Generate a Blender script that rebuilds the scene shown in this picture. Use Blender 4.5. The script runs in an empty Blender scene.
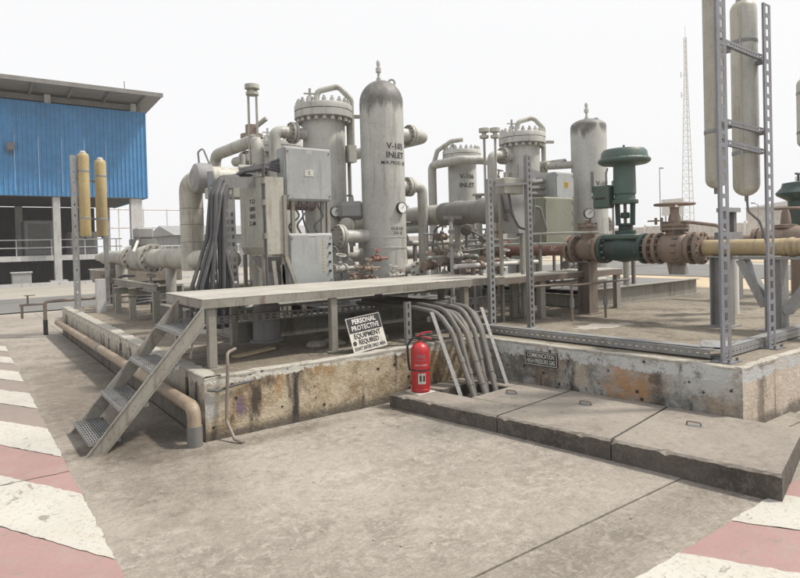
import bpy, math, random
from mathutils import Vector, Matrix
R = math.radians
random.seed(7)
scene = bpy.context.scene
COL = scene.collection

# ------------------------------------------------------------------ camera
cam_d = bpy.data.cameras.new('camera'); cam = bpy.data.objects.new('camera', cam_d); COL.objects.link(cam)
scene.camera = cam
cam_d.sensor_width = 36.0; cam_d.lens = 27.045; cam_d.shift_y = -37/800
cam_d.clip_start = 0.05; cam_d.clip_end = 3000
YAW, PITCH, ROLL = R(53.7), R(-0.8), R(1.5)
f0 = Vector((math.cos(YAW), math.sin(YAW), 0)); r0 = Vector((math.sin(YAW), -math.cos(YAW), 0)); u0 = Vector((0, 0, 1))
fw = f0*math.cos(PITCH) + u0*math.sin(PITCH); up = u0*math.cos(PITCH) - f0*math.sin(PITCH)
rt = r0*math.cos(ROLL) - up*math.sin(ROLL); upr = up*math.cos(ROLL) + r0*math.sin(ROLL)
m = Matrix((rt, upr, -fw)).transposed().to_4x4(); m.translation = (-1.635, -5.056, 1.62)
cam.matrix_world = m

# ------------------------------------------------------------------ light
SUN_EL, SUN_AZ = R(57), R(-32)          # direction towards the sun, azimuth counted from +X
world = bpy.data.worlds.new('World'); scene.world = world; world.use_nodes = True
wn, wl = world.node_tree.nodes, world.node_tree.links
wn.clear()
wo = wn.new('ShaderNodeOutputWorld'); bg = wn.new('ShaderNodeBackground')
sky = wn.new('ShaderNodeTexSky'); sky.sky_type = 'NISHITA'; sky.sun_disc = False
sky.sun_elevation = SUN_EL; sky.sun_rotation = R(90) - SUN_AZ
sky.dust_density = 6.0; sky.air_density = 1.0; sky.ozone_density = 1.0
hs = wn.new('ShaderNodeHueSaturation'); hs.inputs['Saturation'].default_value = 0.12
mxs = wn.new('ShaderNodeMixRGB'); mxs.inputs[0].default_value = 0.86
mxs.inputs[2].default_value = (9.4, 9.45, 9.6, 1)          # even white overcast
wl.new(sky.outputs[0], hs.inputs['Color']); wl.new(hs.outputs[0], mxs.inputs[1]); wl.new(mxs.outputs[0], bg.inputs[0])
bg.inputs[1].default_value = 0.085
wl.new(bg.outputs[0], wo.inputs[0])
sun_d = bpy.data.lights.new('sun', 'SUN'); sun = bpy.data.objects.new('sun', sun_d); COL.objects.link(sun)
sun_d.energy = 3.4; sun_d.angle = R(5); sun_d.color = (1.0, 0.94, 0.86)
sd = Vector((math.cos(SUN_EL)*math.cos(SUN_AZ), math.cos(SUN_EL)*math.sin(SUN_AZ), math.sin(SUN_EL)))
sun.rotation_euler = sd.to_track_quat('Z', 'Y').to_euler()
vs = scene.view_settings
vs.view_transform = 'Standard'; vs.look = 'None'; vs.exposure = 0.48; vs.gamma = 1.0; vs.use_curve_mapping = False
scene.cycles.max_bounces = 6; scene.cycles.volume_bounces = 0

# ------------------------------------------------------------------ materials
MATS = {}
def nodes_of(name):
    mt = bpy.data.materials.new(name); mt.use_nodes = True
    nt = mt.node_tree; nt.nodes.clear()
    out = nt.nodes.new('ShaderNodeOutputMaterial'); b = nt.nodes.new('ShaderNodeBsdfPrincipled')
    nt.links.new(b.outputs[0], out.inputs[0]); MATS[name] = mt
    return mt, nt, b
class NT:
    """tiny helper for building node graphs"""
    def __init__(s, nt, space='Object', jitter=True):
        s.nt = nt; tc = nt.nodes.new('ShaderNodeTexCoord')
        s.co = tc.outputs['Object']; s.space = space
        if space == 'World':
            g = nt.nodes.new('ShaderNodeNewGeometry'); s.co = g.outputs['Position']
        elif jitter:
            oi = nt.nodes.new('ShaderNodeObjectInfo'); ad = nt.nodes.new('ShaderNodeVectorMath'); ad.operation = 'ADD'
            ml = nt.nodes.new('ShaderNodeVectorMath'); ml.operation = 'SCALE'
            cb = nt.nodes.new('ShaderNodeCombineXYZ')
            for i in range(3): nt.links.new(oi.outputs['Random'], cb.inputs[i])
            nt.links.new(cb.outputs[0], ml.inputs[0]); ml.inputs['Scale'].default_value = 37.0
            s.raw = s.co
            nt.links.new(s.co, ad.inputs[0]); nt.links.new(ml.outputs[0], ad.inputs[1]); s.co = ad.outputs[0]
        if not hasattr(s, 'raw'): s.raw = s.co
    def mapping(s, scale=(1, 1, 1), loc=(0, 0, 0), rot=(0, 0, 0)):
        mp = s.nt.nodes.new('ShaderNodeMapping'); mp.inputs['Scale'].default_value = scale
        mp.inputs['Location'].default_value = loc; mp.inputs['Rotation'].default_value = rot
        s.nt.links.new(s.co, mp.inputs[0]); return mp.outputs[0]
    def noise(s, scale, detail=4, rough=.6, co=None, dist=0):
        n = s.nt.nodes.new('ShaderNodeTexNoise'); n.inputs['Scale'].default_value = scale
        n.inputs['Detail'].default_value = detail; n.inputs['Roughness'].default_value = rough; n.inputs['Distortion'].default_value = dist
        s.nt.links.new(co or s.co, n.inputs['Vector']); return n.outputs['Fac']
    def voronoi(s, scale, co=None, feature='F1', rnd=1.0):
        n = s.nt.nodes.new('ShaderNodeTexVoronoi'); n.feature = feature; n.inputs['Scale'].default_value = scale
        n.inputs['Randomness'].default_value = rnd
        s.nt.links.new(co or s.co, n.inputs['Vector']); return n.outputs['Distance']
    def ramp(s, fac, p0, p1, c0=0., c1=1.):
        r = s.nt.nodes.new('ShaderNodeMapRange'); r.interpolation_type = 'SMOOTHSTEP'
        r.inputs['From Min'].default_value = p0; r.inputs['From Max'].default_value = p1
        r.inputs['To Min'].default_value = c0; r.inputs['To Max'].default_value = c1
        s.nt.links.new(fac, r.inputs['Value']); return r.outputs[0]
    def math(s, op, a, b=0.5):
        n = s.nt.nodes.new('ShaderNodeMath'); n.operation = op
        for i, v in ((0, a), (1, b)):
            if isinstance(v, (int, float)): n.inputs[i].default_value = v
            else: s.nt.links.new(v, n.inputs[i])
        n.use_clamp = False; return n.outputs[0]
    def mix(s, fac, a, b, mode='MIX'):
        n = s.nt.nodes.new('ShaderNodeMixRGB'); n.blend_type = mode
        for i, v in ((0, fac), (1, a), (2, b)):
            if isinstance(v, (int, float)): n.inputs[i].default_value = v
            elif isinstance(v, tuple): n.inputs[i].default_value = (*v, 1)
            else: s.nt.links.new(v, n.inputs[i])
        return n.outputs[0]
    def sep(s, co=None):
        n = s.nt.nodes.new('ShaderNodeSeparateXYZ'); s.nt.links.new(co or s.raw, n.inputs[0]); return n.outputs
    def bump(s, h, strength, dist, bsdf):
        n = s.nt.nodes.new('ShaderNodeBump'); n.inputs['Strength'].default_value = strength; n.inputs['Distance'].default_value = dist
        s.nt.links.new(h, n.inputs['Height']); s.nt.links.new(n.outputs[0], bsdf.inputs['Normal'])
    def set(s, bsdf, col=None, rough=None, metal=None):
        for k, v in (('Base Color', col), ('Roughness', rough), ('Metallic', metal)):
            if v is None: continue
            if isinstance(v, tuple): bsdf.inputs[k].default_value = (*v, 1)
            elif isinstance(v, (int, float)): bsdf.inputs[k].default_value = v
            else: s.nt.links.new(v, bsdf.inputs[k])

def paint(name, col, dirt=(.16, .13, .10), amt=.45, rough=.55, metal=0., rust=0., scale=1., soot=None):
    """weathered paint: blotches, vertical run marks, grime, optional rust and a soot cap above a height"""
    mt, nt, b = nodes_of(name); g = NT(nt)
    big = g.noise(2.2*scale, 5, .65); run = g.noise(3.0*scale, 4, .65, g.mapping((3.2, 3.2, .35)))
    fine = g.noise(28*scale, 3, .7)
    c = g.mix(g.ramp(big, .3, .75), tuple(x*.86 for x in col), tuple(min(1, x*1.1) for x in col))
    c = g.mix(g.math('MULTIPLY', g.ramp(run, .5, .7), min(1, amt*1.15)), c, dirt)
    c = g.mix(g.math('MULTIPLY', g.ramp(fine, .5, .75), min(1, amt*.8)), c, dirt)
    chip = g.noise(11*scale, 7, .75); c = g.mix(g.math('MULTIPLY', g.ramp(chip, .63, .67), min(1, amt*1.1)), c, (.12, .085, .06))
    rrun = g.noise(4.5*scale, 5, .7, g.mapping((2.5, 2.5, .22), loc=(5, 3, 8))); c = g.mix(g.math('MULTIPLY', g.ramp(rrun, .6, .7), min(1, amt*.8)), c, (.22, .125, .06))
    if rust > 0:
        rs = g.noise(7*scale, 6, .75)
        c = g.mix(g.math('MULTIPLY', g.ramp(rs, .62-.1*rust, .74-.1*rust), min(1, rust)), c, (.16, .075, .035))
    if soot:
        z = g.sep()[2]; nz = g.math('ADD', g.math('MULTIPLY', g.noise(2.0, 3, .6, g.mapping((2.2, 2.2, .22))), .8), g.math('MULTIPLY', g.noise(7, 4, .65, g.mapping((2, 2, .3))), .35))
        lim = g.math('ADD', z, g.math('MULTIPLY', nz, soot[1]))
        c = g.mix(g.math('MULTIPLY', g.ramp(lim, soot[0], soot[0]+.16), g.ramp(g.noise(5, 5, .7), .25, .6, .6, .9)), c, (.10, .095, .088))
    oi2 = nt.nodes.new('ShaderNodeObjectInfo'); tint = nt.nodes.new('ShaderNodeHueSaturation')
    nt.links.new(g.ramp(oi2.outputs['Random'], 0, 1, .9, 1.07), tint.inputs['Value']); nt.links.new(c, tint.inputs['Color']); c = tint.outputs[0]
    g.set(b, c, g.ramp(fine, .3, .8, rough-.08, min(.95, rough+.15)), metal)
    g.bump(g.noise(40*scale, 4, .6), .12, .01, b)
    return mt

def M(name): return MATS[name]
paint('vessel_paint', (.45, .45, .42), amt=.38)
paint('vessel_soot', (.46, .46, .43), amt=.36, soot=(3.56, 1.0)); paint('vessel_soot_low', (.46, .46, .43), amt=.36, soot=(3.52, .9))
paint('pipe_paint', (.41, .405, .365), amt=.46)
paint('pipe_insulated', (.42, .405, .35), amt=.5, rust=.1)
paint('wrap_grey', (.19, .187, .172), amt=.6, scale=1.6)
paint('box_grey', (.34, .355, .355), amt=.3, rough=.45)
paint('panel_tan', (.36, .355, .31), amt=.45)
paint('panel_olive', (.235, .24, .185), amt=.35)
paint('steel_galv', (.27, .275, .275), amt=.5, rough=.5, metal=.25)
paint('steel_dark', (.17, .17, .165), amt=.5, rough=.6)
paint('steel_blue', (.20, .208, .232), amt=.4, rough=.5, metal=.2)
paint('steel_paint', (.265, .255, .222), amt=.8, rust=.25)
paint('steel_rusty', (.20, .165, .138), amt=.7, rust=.5)
paint('brown_valve', (.235, .175, .135), amt=.75, rust=.35, scale=1.5)
paint('brown_pipe', (.28, .21, .17), amt=.6, rust=.3)
paint('red_pipe', (.25, .125, .098), amt=.5, rust=.25)
paint('pipe_tan', (.38, .295, .17), amt=.55, rust=.3)
paint('green_paint', (.08, .13, .112), amt=.6, dirt=(.13, .12, .10), rough=.5)
paint('green_dark', (.032, .066, .058), amt=.45, dirt=(.10, .09, .08), rough=.55)
paint('lamp_tan', (.43, .335, .165), amt=.35, rough=.5)
paint('lamp_cream', (.47, .45, .385), amt=.35, rough=.5)
paint('lamp_diffuser', (.44, .44, .41), amt=.3, rough=.35)
paint('bolt_steel', (.16, .145, .125), amt=.6, rough=.6, metal=.3, rust=.3)
paint('conduit_steel', (.15, .145, .13), amt=.6, rough=.68, metal=.1)
paint('cable_black', (.075, .075, .08), amt=.5, dirt=(.16, .15, .14), rough=.65)
paint('drain_pipe', (.29, .225, .16), amt=.7, rust=.15)
paint('red_extinguisher', (.40, .016, .022), amt=.22, rough=.38)
paint('black_plastic', (.02, .02, .02), amt=.3, dirt=(.1, .09, .08), rough=.55)
paint('white_sign', (.5, .49, .44), amt=.3, rough=.6)
paint('black_sign', (.018, .018, .018), amt=.15, dirt=(.07, .065, .06), rough=.6)
paint('letter_black', (.02, .02, .022), amt=.2, rough=.7)
paint('letter_white', (.62, .61, .57), amt=.3, rough=.7)
paint('yellow_label', (.62, .40, .03), amt=.2, rough=.5)
paint('blue_cladding', (.06, .235, .47), amt=.16, dirt=(.2, .24, .28), rough=.5)
paint('roof_metal', (.2, .195, .185), amt=.5)
paint('building_paint', (.45, .45, .44), amt=.35)
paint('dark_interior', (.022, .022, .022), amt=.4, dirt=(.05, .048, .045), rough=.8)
paint('far_white', (.62, .60, .56), amt=.25)
paint('far_wall', (.58, .52, .45), amt=.3)
paint('far_grey', (.28, .28, .28), amt=.3)
paint('gauge_white', (.7, .7, .68), amt=.1, rough=.4)

def concrete(name, cols, stain=.6, brush=0.0, bumpd=.012, flakes=.45, patches=()):
    """worn concrete: broad stains, brushed finish, pale flaking skin, grit and a few dark specks"""
    mt, nt, b = nodes_of(name); g = NT(nt, 'World')
    n1 = g.noise(.45, 6, .62); n2 = g.noise(1.7, 7, .7); n3 = g.noise(13, 8, .74, dist=.3); n4 = g.noise(120, 3, .7)
    c = g.mix(g.ramp(n1, .32, .68), cols[0], cols[1])
    c = g.mix(g.math('MULTIPLY', g.ramp(n2, .46, .68), stain), c, cols[2])
    c = g.mix(g.math('MULTIPLY', g.ramp(n3, .50, .60), g.ramp(n2, .35, .6, .25*flakes, flakes)), c, cols[3])
    c = g.mix(g.ramp(n3, .47, .36, 0, .55), c, tuple(x*.72 for x in cols[0]))
    n5 = g.noise(42, 7, .78); c = g.mix(g.ramp(n5, .53, .62, 0, .4), c, cols[3]); c = g.mix(g.ramp(n5, .46, .37, 0, .5), c, cols[2])
    c = g.mix(g.ramp(n4, .5, .75, 0, .35), c, (.11, .10, .085))
    pale = g.noise(.9, 5, .6, g.mapping(loc=(11, 3, 0))); c = g.mix(g.math('MULTIPLY', g.ramp(pale, .52, .66), .35*flakes), c, cols[3])
    if brush:
        br = g.noise(8, 5, .65, g.mapping((1.6, 9, 1), rot=(0, 0, R(-20)))); gate = g.ramp(g.noise(.8, 3, .5), .42, .6)
        c = g.mix(g.math('MULTIPLY', g.ramp(br, .5, .62, 0, brush), gate), c, cols[3])
        c = g.mix(g.math('MULTIPLY', g.ramp(br, .45, .36, 0, brush*.7), gate), c, tuple(x*.7 for x in cols[0]))
    xyz = g.sep()
    for (px, py, rx, ry, amt_, pc) in patches:      # old damp and pale stains, plus shade painted in beside foundation and stairs
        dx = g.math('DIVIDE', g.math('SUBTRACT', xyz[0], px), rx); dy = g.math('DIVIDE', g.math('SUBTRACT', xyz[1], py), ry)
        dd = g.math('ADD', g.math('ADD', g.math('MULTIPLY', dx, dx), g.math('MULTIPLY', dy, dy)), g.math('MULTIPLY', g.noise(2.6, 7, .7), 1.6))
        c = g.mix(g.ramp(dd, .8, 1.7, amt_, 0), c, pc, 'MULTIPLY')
    sp = g.voronoi(3.1, g.mapping(loc=(2.2, 5.1, 0))); spot = g.ramp(g.noise(1.1, 2, .5), .55, .6)
    c = g.mix(g.math('MULTIPLY', g.ramp(sp, .03, .06, .7, 0), spot), c, (.08, .07, .06))
    g.set(b, c, .92)
    h = g.math('ADD', g.math('MULTIPLY', n3, 1.0), g.math('MULTIPLY', n4, .35))
    g.bump(g.math('ADD', h, g.math('MULTIPLY', n2, .8)), .6, bumpd, b)
    return mt
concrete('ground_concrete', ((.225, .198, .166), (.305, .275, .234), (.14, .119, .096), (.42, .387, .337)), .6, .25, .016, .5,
         ((-.45, 2.2, .85, 4.6, .75, (.48, .45, .41)), (-.5, .3, .6, .6, .75, (.42, .39, .36)), (1.9, -.35, .5, .3, .7, (.4, .37, .33)), (1.3, -3.15, 1.6, .32, .45, (.55, .53, .5)), (-1.7, -2.6, .7, .5, .35, (.6, .57, .53)), (.4, -.25, 1.3, .16, .6, (.5, .46, .42)), (.2, -1.6, .9, .5, .3, (1.28, 1.26, 1.24)), (1.0, -2.4, .9, .35, .35, (1.3, 1.28, 1.25)), (-.6, -1.0, .4, .7, .35, (.66, .64, .6)), (.35, -3.6, .8, .3, .4, (1.3, 1.27, 1.22))))  # first two patches: foundation and stair shadow painted in, mixed with wet stain
concrete('patch_concrete', ((.30, .275, .235), (.37, .345, .295), (.25, .225, .19), (.43, .405, .35)), .5, .3)
concrete('slab_concrete', ((.20, .176, .148), (.265, .236, .20), (.13, .112, .093), (.33, .30, .258)), .6, 0, .012, .3)
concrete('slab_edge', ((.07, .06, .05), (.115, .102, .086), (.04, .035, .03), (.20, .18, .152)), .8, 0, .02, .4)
concrete('top_concrete', ((.145, .12, .088), (.24, .208, .16), (.055, .044, .033), (.33, .295, .235)), 1.0, .3)
concrete('asphalt', ((.13, .128, .12), (.17, .165, .155), (.11, .105, .1), (.2, .195, .185)), .5, 0, .01, .2)
concrete('sand', ((.42, .33, .21), (.49, .395, .27), (.33, .27, .17), (.5, .42, .3)), .5, 0, .02, .3)
concrete('far_field', ((.3, .275, .235), (.36, .335, .29), (.26, .24, .2), (.4, .37, .32)), .5, 0, .01, .2)

def wall_mat(name, base, alt, dark, painted, band, dark_amt, orange=.6, spots=True, low=.12, patches=()):
    """poured wall with old paint band at the top edge, rust-brown runs, black drips, blow holes and paint patches"""
    mt, nt, b = nodes_of(name); g = NT(nt, 'World'); xyz = g.sep()
    col = g.noise(2.6, 7, .7); c = g.mix(g.ramp(col, .36, .62), base, alt)
    fine = g.noise(16, 7, .75); c = g.mix(g.ramp(fine, .5, .62, 0, .5), c, tuple(min(1, x*1.35) for x in alt)); c = g.mix(g.ramp(fine, .46, .34, 0, .6), c, dark)
    org = g.noise(2.2, 6, .72, g.mapping((1, 1, .45), loc=(9, 2, 5))); c = g.mix(g.ramp(org, .50, .64, 0, orange), c, (.33, .19, .075))
    run = g.noise(3.6, 6, .7, g.mapping((1, 1, .28))); c = g.mix(g.ramp(run, .52, .66, 0, dark_amt), c, dark)
    run2 = g.noise(1.7, 5, .65, g.mapping((1, 1, .12), loc=(3, 7, 1))); c = g.mix(g.ramp(run2, .585, .64, 0, min(1, dark_amt*1.2)), c, (.035, .03, .028))
    for (px, pz, rx, rz, pc, *ax_) in patches:
        dx = g.math('DIVIDE', g.math('SUBTRACT', xyz[ax_[0] if ax_ else 0], px), rx); dz = g.math('DIVIDE', g.math('SUBTRACT', xyz[2], pz), rz)
        dd = g.math('ADD', g.math('ADD', g.math('MULTIPLY', dx, dx), g.math('MULTIPLY', dz, dz)), g.math('MULTIPLY', g.noise(7, 6, .75), 2.0))
        c = g.mix(g.ramp(dd, .95, 1.5, .75, 0), c, pc)
    wear = g.noise(5.5, 7, .75)
    edge = g.math('ADD', xyz[2], g.math('MULTIPLY', g.math('SUBTRACT', wear, .5), .30))
    c = g.mix(g.math('MULTIPLY', g.ramp(edge, band, band+.015), g.ramp(g.noise(11, 6, .75), .40, .52, .15, .95)), c, painted)
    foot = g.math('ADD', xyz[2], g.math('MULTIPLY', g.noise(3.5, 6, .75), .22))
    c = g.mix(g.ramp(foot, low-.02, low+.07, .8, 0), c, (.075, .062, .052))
    if spots:
        gate = g.ramp(g.noise(1.4, 3, .5), .36, .46)
        c = g.mix(g.math('MULTIPLY', g.ramp(g.voronoi(9.0), .12, .2, .92, 0), gate), c, (.03, .026, .022))
        c = g.mix(g.ramp(g.voronoi(19.0, g.mapping(loc=(4, 4, 4))), .07, .13, .7, 0), c, (.05, .04, .035))
    g.set(b, c, .9)
    g.bump(g.math('SUBTRACT', g.math('ADD', g.noise(9, 7, .75), g.math('MULTIPLY', g.noise(45, 3, .6), .4)), g.ramp(g.voronoi(9.0), .08, .16, .5, 0)), .7, .03, b)
wall_mat('wall_tan', (.25, .19, .115), (.45, .385, .28), (.05, .037, .026), (.54, .53, .48), .462, .95, .75, True, .15,
         ((.05, .30, .13, .32, (.42, .44, .45)), (.31, .24, .09, .2, (.13, .09, .15)), (.17, .36, .12, .2, (.5, .46, .38))))
wall_mat('wall_grey', (.20, .195, .178), (.37, .36, .33), (.035, .031, .027), (.52, .53, .52), .39, 1.0, .45, True, .13,
         ((-2.45, .36, .5, .22, (.5, .51, .5), 1), (-1.75, .24, .42, .26, (.40, .21, .085), 1), (-.75, .28, .55, .4, (.075, .07, .062), 1), (-2.05, .2, .12, .4, (.04, .036, .032), 1), (-1.3, .25, .13, .3, (.42, .36, .28), 1)))
wall_mat('wall_pink', (.43, .36, .29), (.50, .44, .37), (.27, .225, .18), (.44, .46, .46), .40, .5, .1, False, .14)
wall_mat('wall_side', (.33, .30, .245), (.47, .44, .37), (.045, .038, .032), (.50, .48, .42), .44, .95, .2, False, .25)

def marking(name, col, dirty):
    mt, nt, b = nodes_of(name); g = NT(nt, 'World')
    n = g.noise(5, 6, .7); n2 = g.noise(40, 4, .7); n3 = g.noise(.9, 4, .6)
    c = g.mix(g.ramp(n3, .35, .7), col, tuple(x*.84 for x in col))
    c = g.mix(g.ramp(n, .5, .68, 0, .65), c, dirty); c = g.mix(g.ramp(n2, .52, .68, 0, .5), c, (.2, .175, .15)); c = g.mix(g.ramp(g.noise(2.2, 7, .75), .55, .66, 0, .5), c, dirty)
    c = g.mix(g.ramp(g.noise(7, 7, .7, dist=.8), .60, .64, 0, .8), c, (.2, .18, .145))
    g.set(b, c, .8); g.bump(g.math('ADD', n, n2), .4, .008, b)
marking('marking_white', (.46, .445, .40), (.43, .39, .33))
marking('marking_pink', (.32, .20, .185), (.29, .23, .20))
marking('marking_worn', (.25, .205, .18), (.2, .175, .145))
marking('lip_paint', (.40, .38, .33), (.17, .15, .12))
def deck_mat():
    mt, nt, b = nodes_of('deck_plate'); g = NT(nt, 'World')
    n = g.noise(2.2, 6, .7); n2 = g.noise(30, 4, .7)
    c = g.mix(g.ramp(n, .35, .7), (.34, .325, .285), (.44, .42, .375)); c = g.mix(g.ramp(n2, .5, .8, 0, .5), c, (.21, .18, .145))
    c = g.mix(g.ramp(g.noise(5, 6, .75), .6, .7, 0, .7), c, (.2, .12, .07))
    v = g.voronoi(26, g.mapping((1, 1, .02), rot=(0, 0, R(45))), rnd=0.0)
    c = g.mix(g.ramp(v, .2, .45, .35, 0), c, (.55, .53, .48))
    g.set(b, c, .6); g.bump(g.math('SUBTRACT', 0.5, v), .8, .01, b)
deck_mat()
mt, nt, b = nodes_of('window_glass'); b.inputs['Base Color'].default_value = (.05, .07, .09, 1); b.inputs['Roughness'].default_value = .12
mt, nt, b = nodes_of('gauge_glass'); b.inputs['Base Color'].default_value = (.75, .75, .74, 1); b.inputs['Roughness'].default_value = .15

# ------------------------------------------------------------------ mesh helpers
def V3(p): return p if isinstance(p, Vector) else Vector(p)
def frame(ax):
    ax = V3(ax).normalized(); h = Vector((0, 0, 1)) if abs(ax.z) < .9 else Vector((1, 0, 0))
    u = h.cross(ax).normalized(); return u, ax.cross(u).normalized(), ax
class MB:
    def __init__(s): s.v = []; s.f = []; s.mi = []; s.cur = 0
    def add(s, vs_, fs):
        o = len(s.v); s.v.extend(tuple(p) for p in vs_); s.f.extend(tuple(i+o for i in f) for f in fs); s.mi.extend([s.cur]*len(fs)); return s
    def obox(s, c, a, b_, c_):
        c = V3(c); a, b_, c_ = V3(a), V3(b_), V3(c_)
        if a.cross(b_).dot(c_) < 0: a = -a
        vs_ = [c + a*x + b_*y + c_*z for z in (-1, 1) for y in (-1, 1) for x in (-1, 1)]
        return s.add(vs_, [(0, 2, 3, 1), (4, 5, 7, 6), (0, 1, 5, 4), (2, 6, 7, 3), (0, 4, 6, 2), (1, 3, 7, 5)])
    def box(s, x0, x1, y0, y1, z0, z1, ch=0):
        if not ch: return s.obox(((x0+x1)/2, (y0+y1)/2, (z0+z1)/2), ((x1-x0)/2, 0, 0), (0, (y1-y0)/2, 0), (0, 0, (z1-z0)/2))
        return s.cbox(((x0+x1)/2, (y0+y1)/2, (z0+z1)/2), ((x1-x0)/2, 0, 0), (0, (y1-y0)/2, 0), (0, 0, (z1-z0)/2), ch)
    def cbox(s, c, a, b_, c_, ch):
        """box with chamfered edges"""
        c, ax = V3(c), [V3(a), V3(b_), V3(c_)]
        L = [x.length for x in ax]; n = [x.normalized() for x in ax]
        if n[0].cross(n[1]).dot(n[2]) < 0: n[0] = -n[0]
        vs_ = []; idx = {}
        for sx in (-1, 1):
            for sy in (-1, 1):
                for sz in (-1, 1):
                    for k in range(3):
                        l = [L[i] - (0 if i == k else ch) for i in range(3)]
                        idx[(sx, sy, sz, k)] = len(vs_); vs_.append(c + n[0]*sx*l[0] + n[1]*sy*l[1] + n[2]*sz*l[2])
        fs = []
        sg = (-1, 1)
        def key(d): return (d[0], d[1], d[2])
        for k in range(3):
            i, j = (k+1) % 3, (k+2) % 3
            for q in sg:
                loop = []
                for (p, r_) in ((-1, -1), (1, -1), (1, 1), (-1, 1)):
                    d = [0, 0, 0]; d[k] = q; d[i] = p; d[j] = r_; loop.append(idx[(*d, k)])
                fs.append(tuple(loop if q > 0 else loop[::-1]))
            for p in sg:          # edges along axis k
                for r_ in sg:
                    d0 = [0, 0, 0]; d1 = [0, 0, 0]; d0[k] = -1; d1[k] = 1
                    for d in (d0, d1): d[i] = p; d[j] = r_
                    lp = [idx[(*d0, i)], idx[(*d1, i)], idx[(*d1, j)], idx[(*d0, j)]]
                    fs.append(tuple(lp if p*r_ < 0 else lp[::-1]))
        for sx in sg:
            for sy in sg:
                for sz in sg:
                    lp = [idx[(sx, sy, sz, k)] for k in range(3)]
                    fs.append(tuple(lp if sx*sy*sz > 0 else lp[::-1]))
        return s.add(vs_, fs)
    def bar(s, p, q, w, h, up_=(0, 0, 1), ch=0):
        p, q = V3(p), V3(q); d = q-p; L = d.length; d.normalize(); u = V3(up_)
        sd_ = d.cross(u)
        if sd_.length < 1e-4: sd_ = d.cross(Vector((1, 0, 0)))
        sd_.normalize(); u = sd_.cross(d)
        a = ((p+q)/2, d*(L/2), sd_*(w/2), u*(h/2))
        return s.cbox(*a, ch) if ch else s.obox(*a)
    def lathe(s, prof, o=(0, 0, 0), ax=(0, 0, 1), n=24, cap=True):
        u, v, a = frame(ax); o = V3(o); vs_ = []; fs = []
        for (r, z) in prof:
            for i in range(n):
                t = 2*math.pi*i/n; vs_.append(o + a*z + (u*math.cos(t) + v*math.sin(t))*r)
        for k in range(len(prof)-1):
            for i in range(n):
                j = (i+1) % n; fs.append((k*n+i, k*n+j, (k+1)*n+j, (k+1)*n+i))
        if cap:
            fs.append(tuple(range(n))[::-1]); fs.append(tuple((len(prof)-1)*n+i for i in range(n)))
        return s.add(vs_, fs)
    def cyl(s, p, q, r, n=16, r2=None):
        p, q = V3(p), V3(q); d = q-p
        return s.lathe([(r, 0), (r if r2 is None else r2, d.length)], p, d, n)
    def tube(s, pts, r, n=10, cap=True):
        pts = [V3(p) for p in pts]; vs_ = []; fs = []; u = None
        for i, p in enumerate(pts):
            t = (pts[min(i+1, len(pts)-1)] - pts[max(i-1, 0)])
            if t.length < 1e-9: t = Vector((0, 0, 1))
            t.normalize()
            if u is None: u, v, _ = frame(t)
            else:
                u = u - t*u.dot(t); u.normalize(); v = t.cross(u)
            for k in range(n):
                a = 2*math.pi*k/n; vs_.append(p + (u*math.cos(a) + v*math.sin(a))*r)
        for i in range(len(pts)-1):
            for k in range(n):
                j = (k+1) % n; fs.append((i*n+k, i*n+j, (i+1)*n+j, (i+1)*n+k))
        if cap: fs.append(tuple(range(n))[::-1]); fs.append(tuple((len(pts)-1)*n+k for k in range(n)))
        return s.add(vs_, fs)
    def torus(s, c, ax, Rr, r, n=28, k=8):
        u, v, a = frame(ax); c = V3(c); vs_ = []; fs = []
        for i in range(n):
            t = 2*math.pi*i/n; d = u*math.cos(t) + v*math.sin(t)
            for j in range(k):
                q = 2*math.pi*j/k; vs_.append(c + d*(Rr + r*math.cos(q)) + a*(r*math.sin(q)))
        for i in range(n):
            for j in range(k):
                i2, j2 = (i+1) % n, (j+1) % k; fs.append((i*k+j, i2*k+j, i2*k+j2, i*k+j2))
        return s.add(vs_, fs)
    def bolts(s, c, ax, Rr, n, r, h, ph=0):
        u, v, a = frame(ax); c = V3(c)
        for i in range(n):
            t = 2*math.pi*(i+.5)/n + ph; p = c + (u*math.cos(t) + v*math.sin(t))*Rr
            s.lathe([(r, -h/2), (r, h/2)], p, a, 6)
        return s
    def poly(s, pts):
        return s.add(pts, [tuple(range(len(pts)))])
    def prism(s, pts, d):
        """polygon of 3-D points swept by vector d"""
        pts = [V3(p) for p in pts]; d = V3(d); n = len(pts)
        nrm = (pts[1]-pts[0]).cross(pts[2]-pts[1])
        if nrm.dot(d) > 0: pts = pts[::-1]
        vs_ = pts + [p+d for p in pts]
        return s.add(vs_, [tuple(range(n)), tuple(range(n, 2*n))[::-1]] + [((i+1) % n, i, n+i, n+(i+1) % n) for i in range(n)])
    def slotted(s, p, q, wd, w, fd, fl, pitch=.1, slot=.06, sw=.5, t=.004, rows=1):
        """perforated channel from p to q: web of width w along wd, flanges of depth fl along fd"""
        p, q, wd, fd = V3(p), V3(q), V3(wd).normalized(), V3(fd).normalized(); d = q-p; L = d.length; d.normalize()
        mid = (p+q)/2
        if rows == 1: solid = [(-w/2, -w*sw/2), (w*sw/2, w/2)]; open_ = [(-w*sw/2, w*sw/2)]
        else:
            e = w*(1-2*sw*.5)/3; ow = w*sw*.5
            solid = [(-w/2, -w/2+e), (-e/2, e/2), (w/2-e, w/2)]; open_ = [(-w/2+e, -e/2), (e/2, w/2-e)]
        for a, b_ in solid: s.obox(mid + wd*((a+b_)/2), d*(L/2), wd*((b_-a)/2), fd*(t/2))
        n = max(1, int(L/pitch)); st = L/n; br = st*(1-slot/pitch)
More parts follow.
